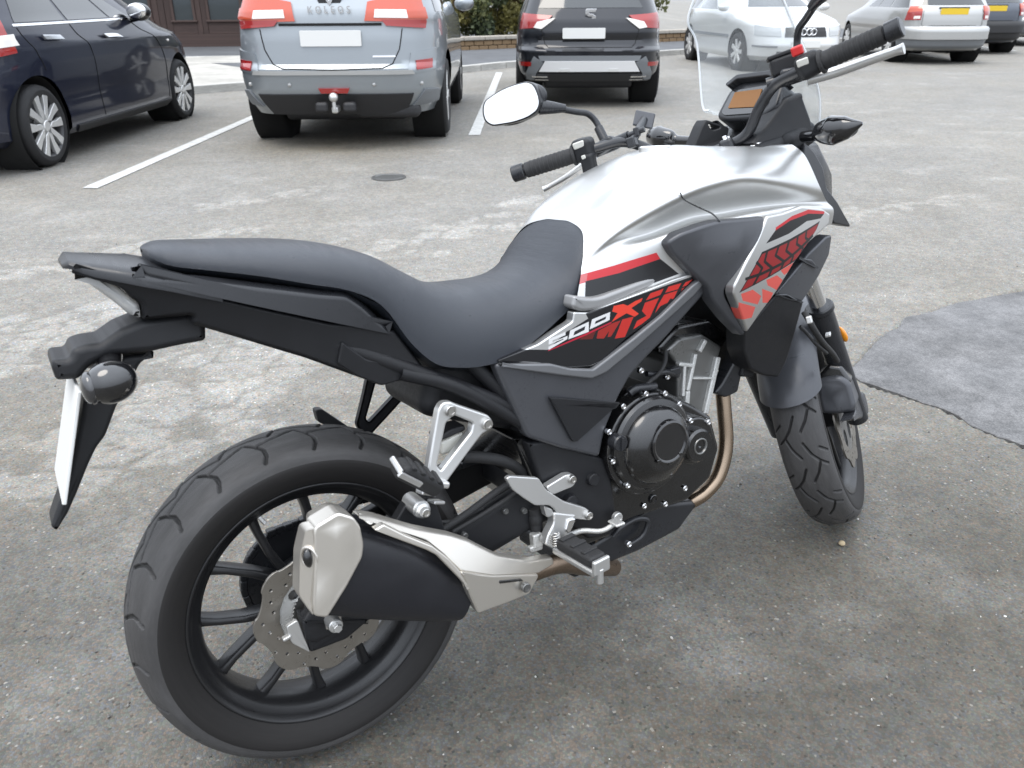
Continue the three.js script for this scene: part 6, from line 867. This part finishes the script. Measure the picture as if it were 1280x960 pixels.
// --- navy hatchback
{
  const c = makeCar({ name: 'parked_car', label: 'dark navy hatchback at the left edge with two tone alloy wheels', x: -4.75, z: -8.74, yaw: 88.5, paint: M.paint_navy, n: 5, hw: 0.95, wr: 0.325, tw: 0.215, arch: 0.385, style: 'split', axles: [-1.5, 1.48], belt: 1.1, roof: 1.56, ref: 0.8,
    rows: [[0.2, -2.1, 2.12, 0.88], [0.26, -2.2, 2.2, 0.935], [0.34, -2.24, 2.24, 0.94], [0.5, -2.26, 2.26, 0.935], [0.66, -2.26, 2.24, 0.95], [0.8, -2.22, 2.16, 0.955], [0.93, -2.18, 1.95, 0.95], [1.0, -2.16, 1.6, 0.93], [1.1, -2.1, 1.32, 0.9], [1.15, -2.06, 1.22, 0.87], [1.38, -1.85, 0.7, 0.76], [1.5, -1.65, 0.4, 0.7], [1.56, -1.4, 0.1, 0.62]],
    windows: [[-1.5, -0.55, -1.4, -0.55], [-0.48, 0.5, -0.48, 0.45], [0.56, 1.1, 0.52, 0.7]], rw: [0.7, 0.55, 1.15], ws: [0.66, 0.55, 1.18] });
  for (const s of [1, -1]) {
    const f = (l) => s > 0 ? l : [l[1], l[0], l[3], l[2]].map(([q, y]) => [-q, y]);
    c.on('tail_lamp', M.lampred, f([[0.6, 0.84], [1.22, 0.9], [1.2, 1.13], [0.62, 1.06]]), 0.018, 0.03);
    c.on('tail_lamp_band', M.lampwhite, f([[0.62, 0.92], [1.27, 0.95], [1.28, 1.03], [0.62, 1.0]]), 0.026, 0.03);
  }
  c.sides('door_handle', M.chrome, [[c.Q(-1.22), 0.975], [c.Q(-0.93), 0.965], [c.Q(-0.93), 1.0], [c.Q(-1.22), 1.01]], 0.035, 0.02);
  c.sides('door_handle', M.chrome, [[c.Q(-0.1), 0.945], [c.Q(0.18), 0.935], [c.Q(0.18), 0.968], [c.Q(-0.1), 0.978]], 0.035, 0.02);
  c.sides('window_strip', M.chrome, [[c.Q(-1.55), 1.088], [c.Q(1.0), 1.088], [c.Q(1.0), 1.104], [c.Q(-1.55), 1.104]], 0.008, 0.012);
  c.sides('sill_trim', M.trim, [[c.Q(-1.05), 0.21], [c.Q(1.02), 0.21], [c.Q(1.02), 0.27], [c.Q(-1.05), 0.27]], 0.016, 0.03);
  for (const s of [1, -1]) { const q = (x) => s > 0 ? c.Q(x) : c.P - c.Q(x); c.seam([[q(-0.52), 1.08], [q(-0.53), 0.6], [q(-0.52), 0.29]], 0.004); c.seam([[q(-1.5), 1.08], [q(-1.35), 0.75]], 0.004); c.seam([[q(0.98), 1.08], [q(1.02), 0.6], [q(1.0), 0.29]], 0.004); part(c.t, 'side_repeater', ball(0.02, 0.014, 0.012, rearAt(c, q(1.3), 0.86, 0.004)), M.lampwhite); const m = new THREE.Group(); m.name = 'door_mirror'; c.t.add(m); const p = rearAt(c, q(1.05), 1.1, 0.13); part(m, 'mirror_shell', [ball(0.075, 0.085, 0.12, p), tube([[p[0], p[1] - 0.05, p[2]], [p[0] + 0.02, p[1] - 0.07, p[2] - 0.1 * s]], 0.03, 6)], M.gloss); part(m, 'mirror_glass', ball(0.02, 0.07, 0.1, [p[0] - 0.062, p[1] + 0.01, p[2]]), M.mirror); }
  part(c.t, 'number_plate', tf(num(0.52, 0.12), rearAt(c, 0, 0.8, 0.012), faceRear), M.plate);
}
// --- white hatchback facing the camera
{
  const c = makeCar({ name: 'parked_car', label: 'white older hatchback parked nose towards the camera behind the windscreen', x: 4.88, z: -17.9, yaw: -83, paint: M.paint_white, n: 4.2, hw: 0.93, wr: 0.325, tw: 0.2, arch: 0.38, style: 7, axles: [-1.38, 1.36], belt: 1.0, roof: 1.5, ref: 0.7, steer: 0.1,
    rows: [[0.2, -2.1, 2.12, 0.86], [0.28, -2.2, 2.24, 0.92], [0.45, -2.24, 2.29, 0.925], [0.55, -2.22, 2.26, 0.93], [0.68, -2.2, 2.22, 0.93], [0.78, -2.18, 2.16, 0.93], [0.85, -2.16, 2.0, 0.925], [0.94, -2.14, 1.5, 0.91], [1.0, -2.1, 1.12, 0.89], [1.05, -2.06, 1.02, 0.86], [1.3, -1.75, 0.55, 0.74], [1.44, -1.45, 0.2, 0.67], [1.5, -1.2, -0.1, 0.58]],
    windows: [[-1.5, -0.6, -1.3, -0.6], [-0.53, 0.9, -0.53, 0.35]], rw: [0.66, 0.52, 1.06], ws: [0.66, 0.52, 1.06] });
  const F = (q) => c.P / 2 - q;
  for (const s of [1, -1]) { const f = (l) => (s > 0 ? l : [l[1], l[0], l[3], l[2]].map(([q, y]) => [-q, y])).map(([q, y]) => [c.P / 2 + q, y]); c.on('headlight', M.lampclear, f([[0.44, 0.6], [0.94, 0.62], [0.92, 0.78], [0.44, 0.74]]), 0.014, 0.03); c.on('bumper_strip', M.bumpergrey, f([[0.5, 0.42], [1.0, 0.43], [1.0, 0.46], [0.5, 0.45]]), 0.01, 0.02); }
  const ft = (q) => c.P / 2 + q;
  c.on('grille', M.trim, [[ft(-0.38), 0.59], [ft(0.38), 0.59], [ft(0.36), 0.74], [ft(-0.36), 0.74]], 0.012, 0.03);
  for (let i = 0; i < 4; i++) { const p = rearAt(c, ft((i - 1.5) * 0.085), 0.665, 0.03); part(c.t, 'emblem_ring', tf(new THREE.TorusGeometry(0.052, 0.0095, 10, 28), p, faceFront), M.chrome); }
  c.on('lower_intake', M.trim, [[ft(-0.5), 0.26], [ft(0.5), 0.26], [ft(0.5), 0.36], [ft(-0.5), 0.36]], 0.01, 0.03);
  part(c.t, 'number_plate', tf(num(0.52, 0.11), rearAt(c, ft(0), 0.47, 0.02), faceFront), M.plate);
  c.sides('side_strip', M.bumpergrey, [[c.Q(-1.0), 0.55], [c.Q(0.95), 0.55], [c.Q(0.95), 0.6], [c.Q(-1.0), 0.6]], 0.012, 0.02);
  for (const s of [1, -1]) part(c.t, 'door_mirror', ball(0.08, 0.07, 0.11, [0.75, 1.05, s * 0.98]), M.paint_white);
}
function oldRear(o) { // plain older car seen from behind
  const c = makeCar({ name: 'parked_car', n: 4.6, hw: 0.9, wr: 0.32, tw: 0.2, arch: 0.375, style: 8, axles: [-1.4, 1.35], belt: 1.0, roof: 1.48, ref: 0.75,
    rows: [[0.24, -2.16, 2.1, 0.84], [0.34, -2.3, 2.22, 0.89], [0.46, -2.34, 2.26, 0.9], [0.62, -2.34, 2.26, 0.9], [0.66, -2.27, 2.22, 0.905], [0.8, -2.26, 2.1, 0.9], [0.92, -2.24, 1.5, 0.885], [1.0, -2.2, 1.1, 0.865], [1.05, -2.16, 1.0, 0.84], [1.3, -1.95, 0.5, 0.73], [1.42, -1.75, 0.2, 0.66], [1.48, -1.5, -0.1, 0.57]],
    windows: [[-1.9, -0.95, -1.75, -0.95], [-0.88, 0.0, -0.88, 0.0], [0.06, 0.9, 0.06, 0.35]], rw: [0.66, 0.55, 1.06], ws: [0.66, 0.52, 1.06], ...o });
  for (const s of [1, -1]) { const f = (l) => s > 0 ? l : [l[1], l[0], l[3], l[2]].map(([q, y]) => [-q, y]); c.on('tail_lamp', M.lampred, f([[0.6, 0.8], [0.95, 0.79], [0.94, 0.93], [0.6, 0.95]]), 0.016, 0.03); c.on('tail_lamp_upper', M.lamporange, f([[0.6, 0.95], [0.94, 0.93], [0.92, 1.03], [0.62, 1.04]]), 0.016, 0.03); c.on('reverse_lamp', M.lampwhite, f([[0.62, 0.82], [0.74, 0.82], [0.74, 0.87], [0.62, 0.87]]), 0.02, 0.03); }
  c.on('bumper', o.bump, [[-1.25, 0.46], [1.25, 0.46], [1.25, 0.66], [-1.25, 0.66]], 0.05, 0.06);
  c.on('lower_bumper', o.low, [[-1.1, 0.3], [1.1, 0.3], [1.15, 0.45], [-1.15, 0.45]], 0.02, 0.03);
  part(c.t, 'number_plate', tf(num(0.52, 0.11), rearAt(c, 0.0, 0.94, 0.02), faceRear), M.plateyellow);
  c.on('plate_trim', M.trim, [[-0.3, 1.0], [0.3, 1.0], [0.3, 1.015], [-0.3, 1.015]], 0.02, 0.02);
  c.seam([[-0.58, 0.99], [-0.57, 0.7], [0.57, 0.7], [0.58, 0.99]], 0.004);
  return c;
}
oldRear({ label: 'silver estate car with orange tail lamp and yellow plate beyond the handlebar grip', x: 8.7, z: -19.75, yaw: 86.5, paint: M.paint_silver, bump: M.paint_silver, low: M.bumpergrey });
oldRear({ label: 'dark grey estate car with black bumper and yellow plate near the right edge', x: 11.0, z: -22.6, yaw: 86, paint: M.paint_dark, bump: M.trim, low: M.trim });
oldRear({ label: 'pale silver car cut off by the top right corner', x: 14.0, z: -25.4, yaw: 86, paint: M.paint_silver2, bump: M.paint_silver2, low: M.bumpergrey });
renderer.render(scene, camera);
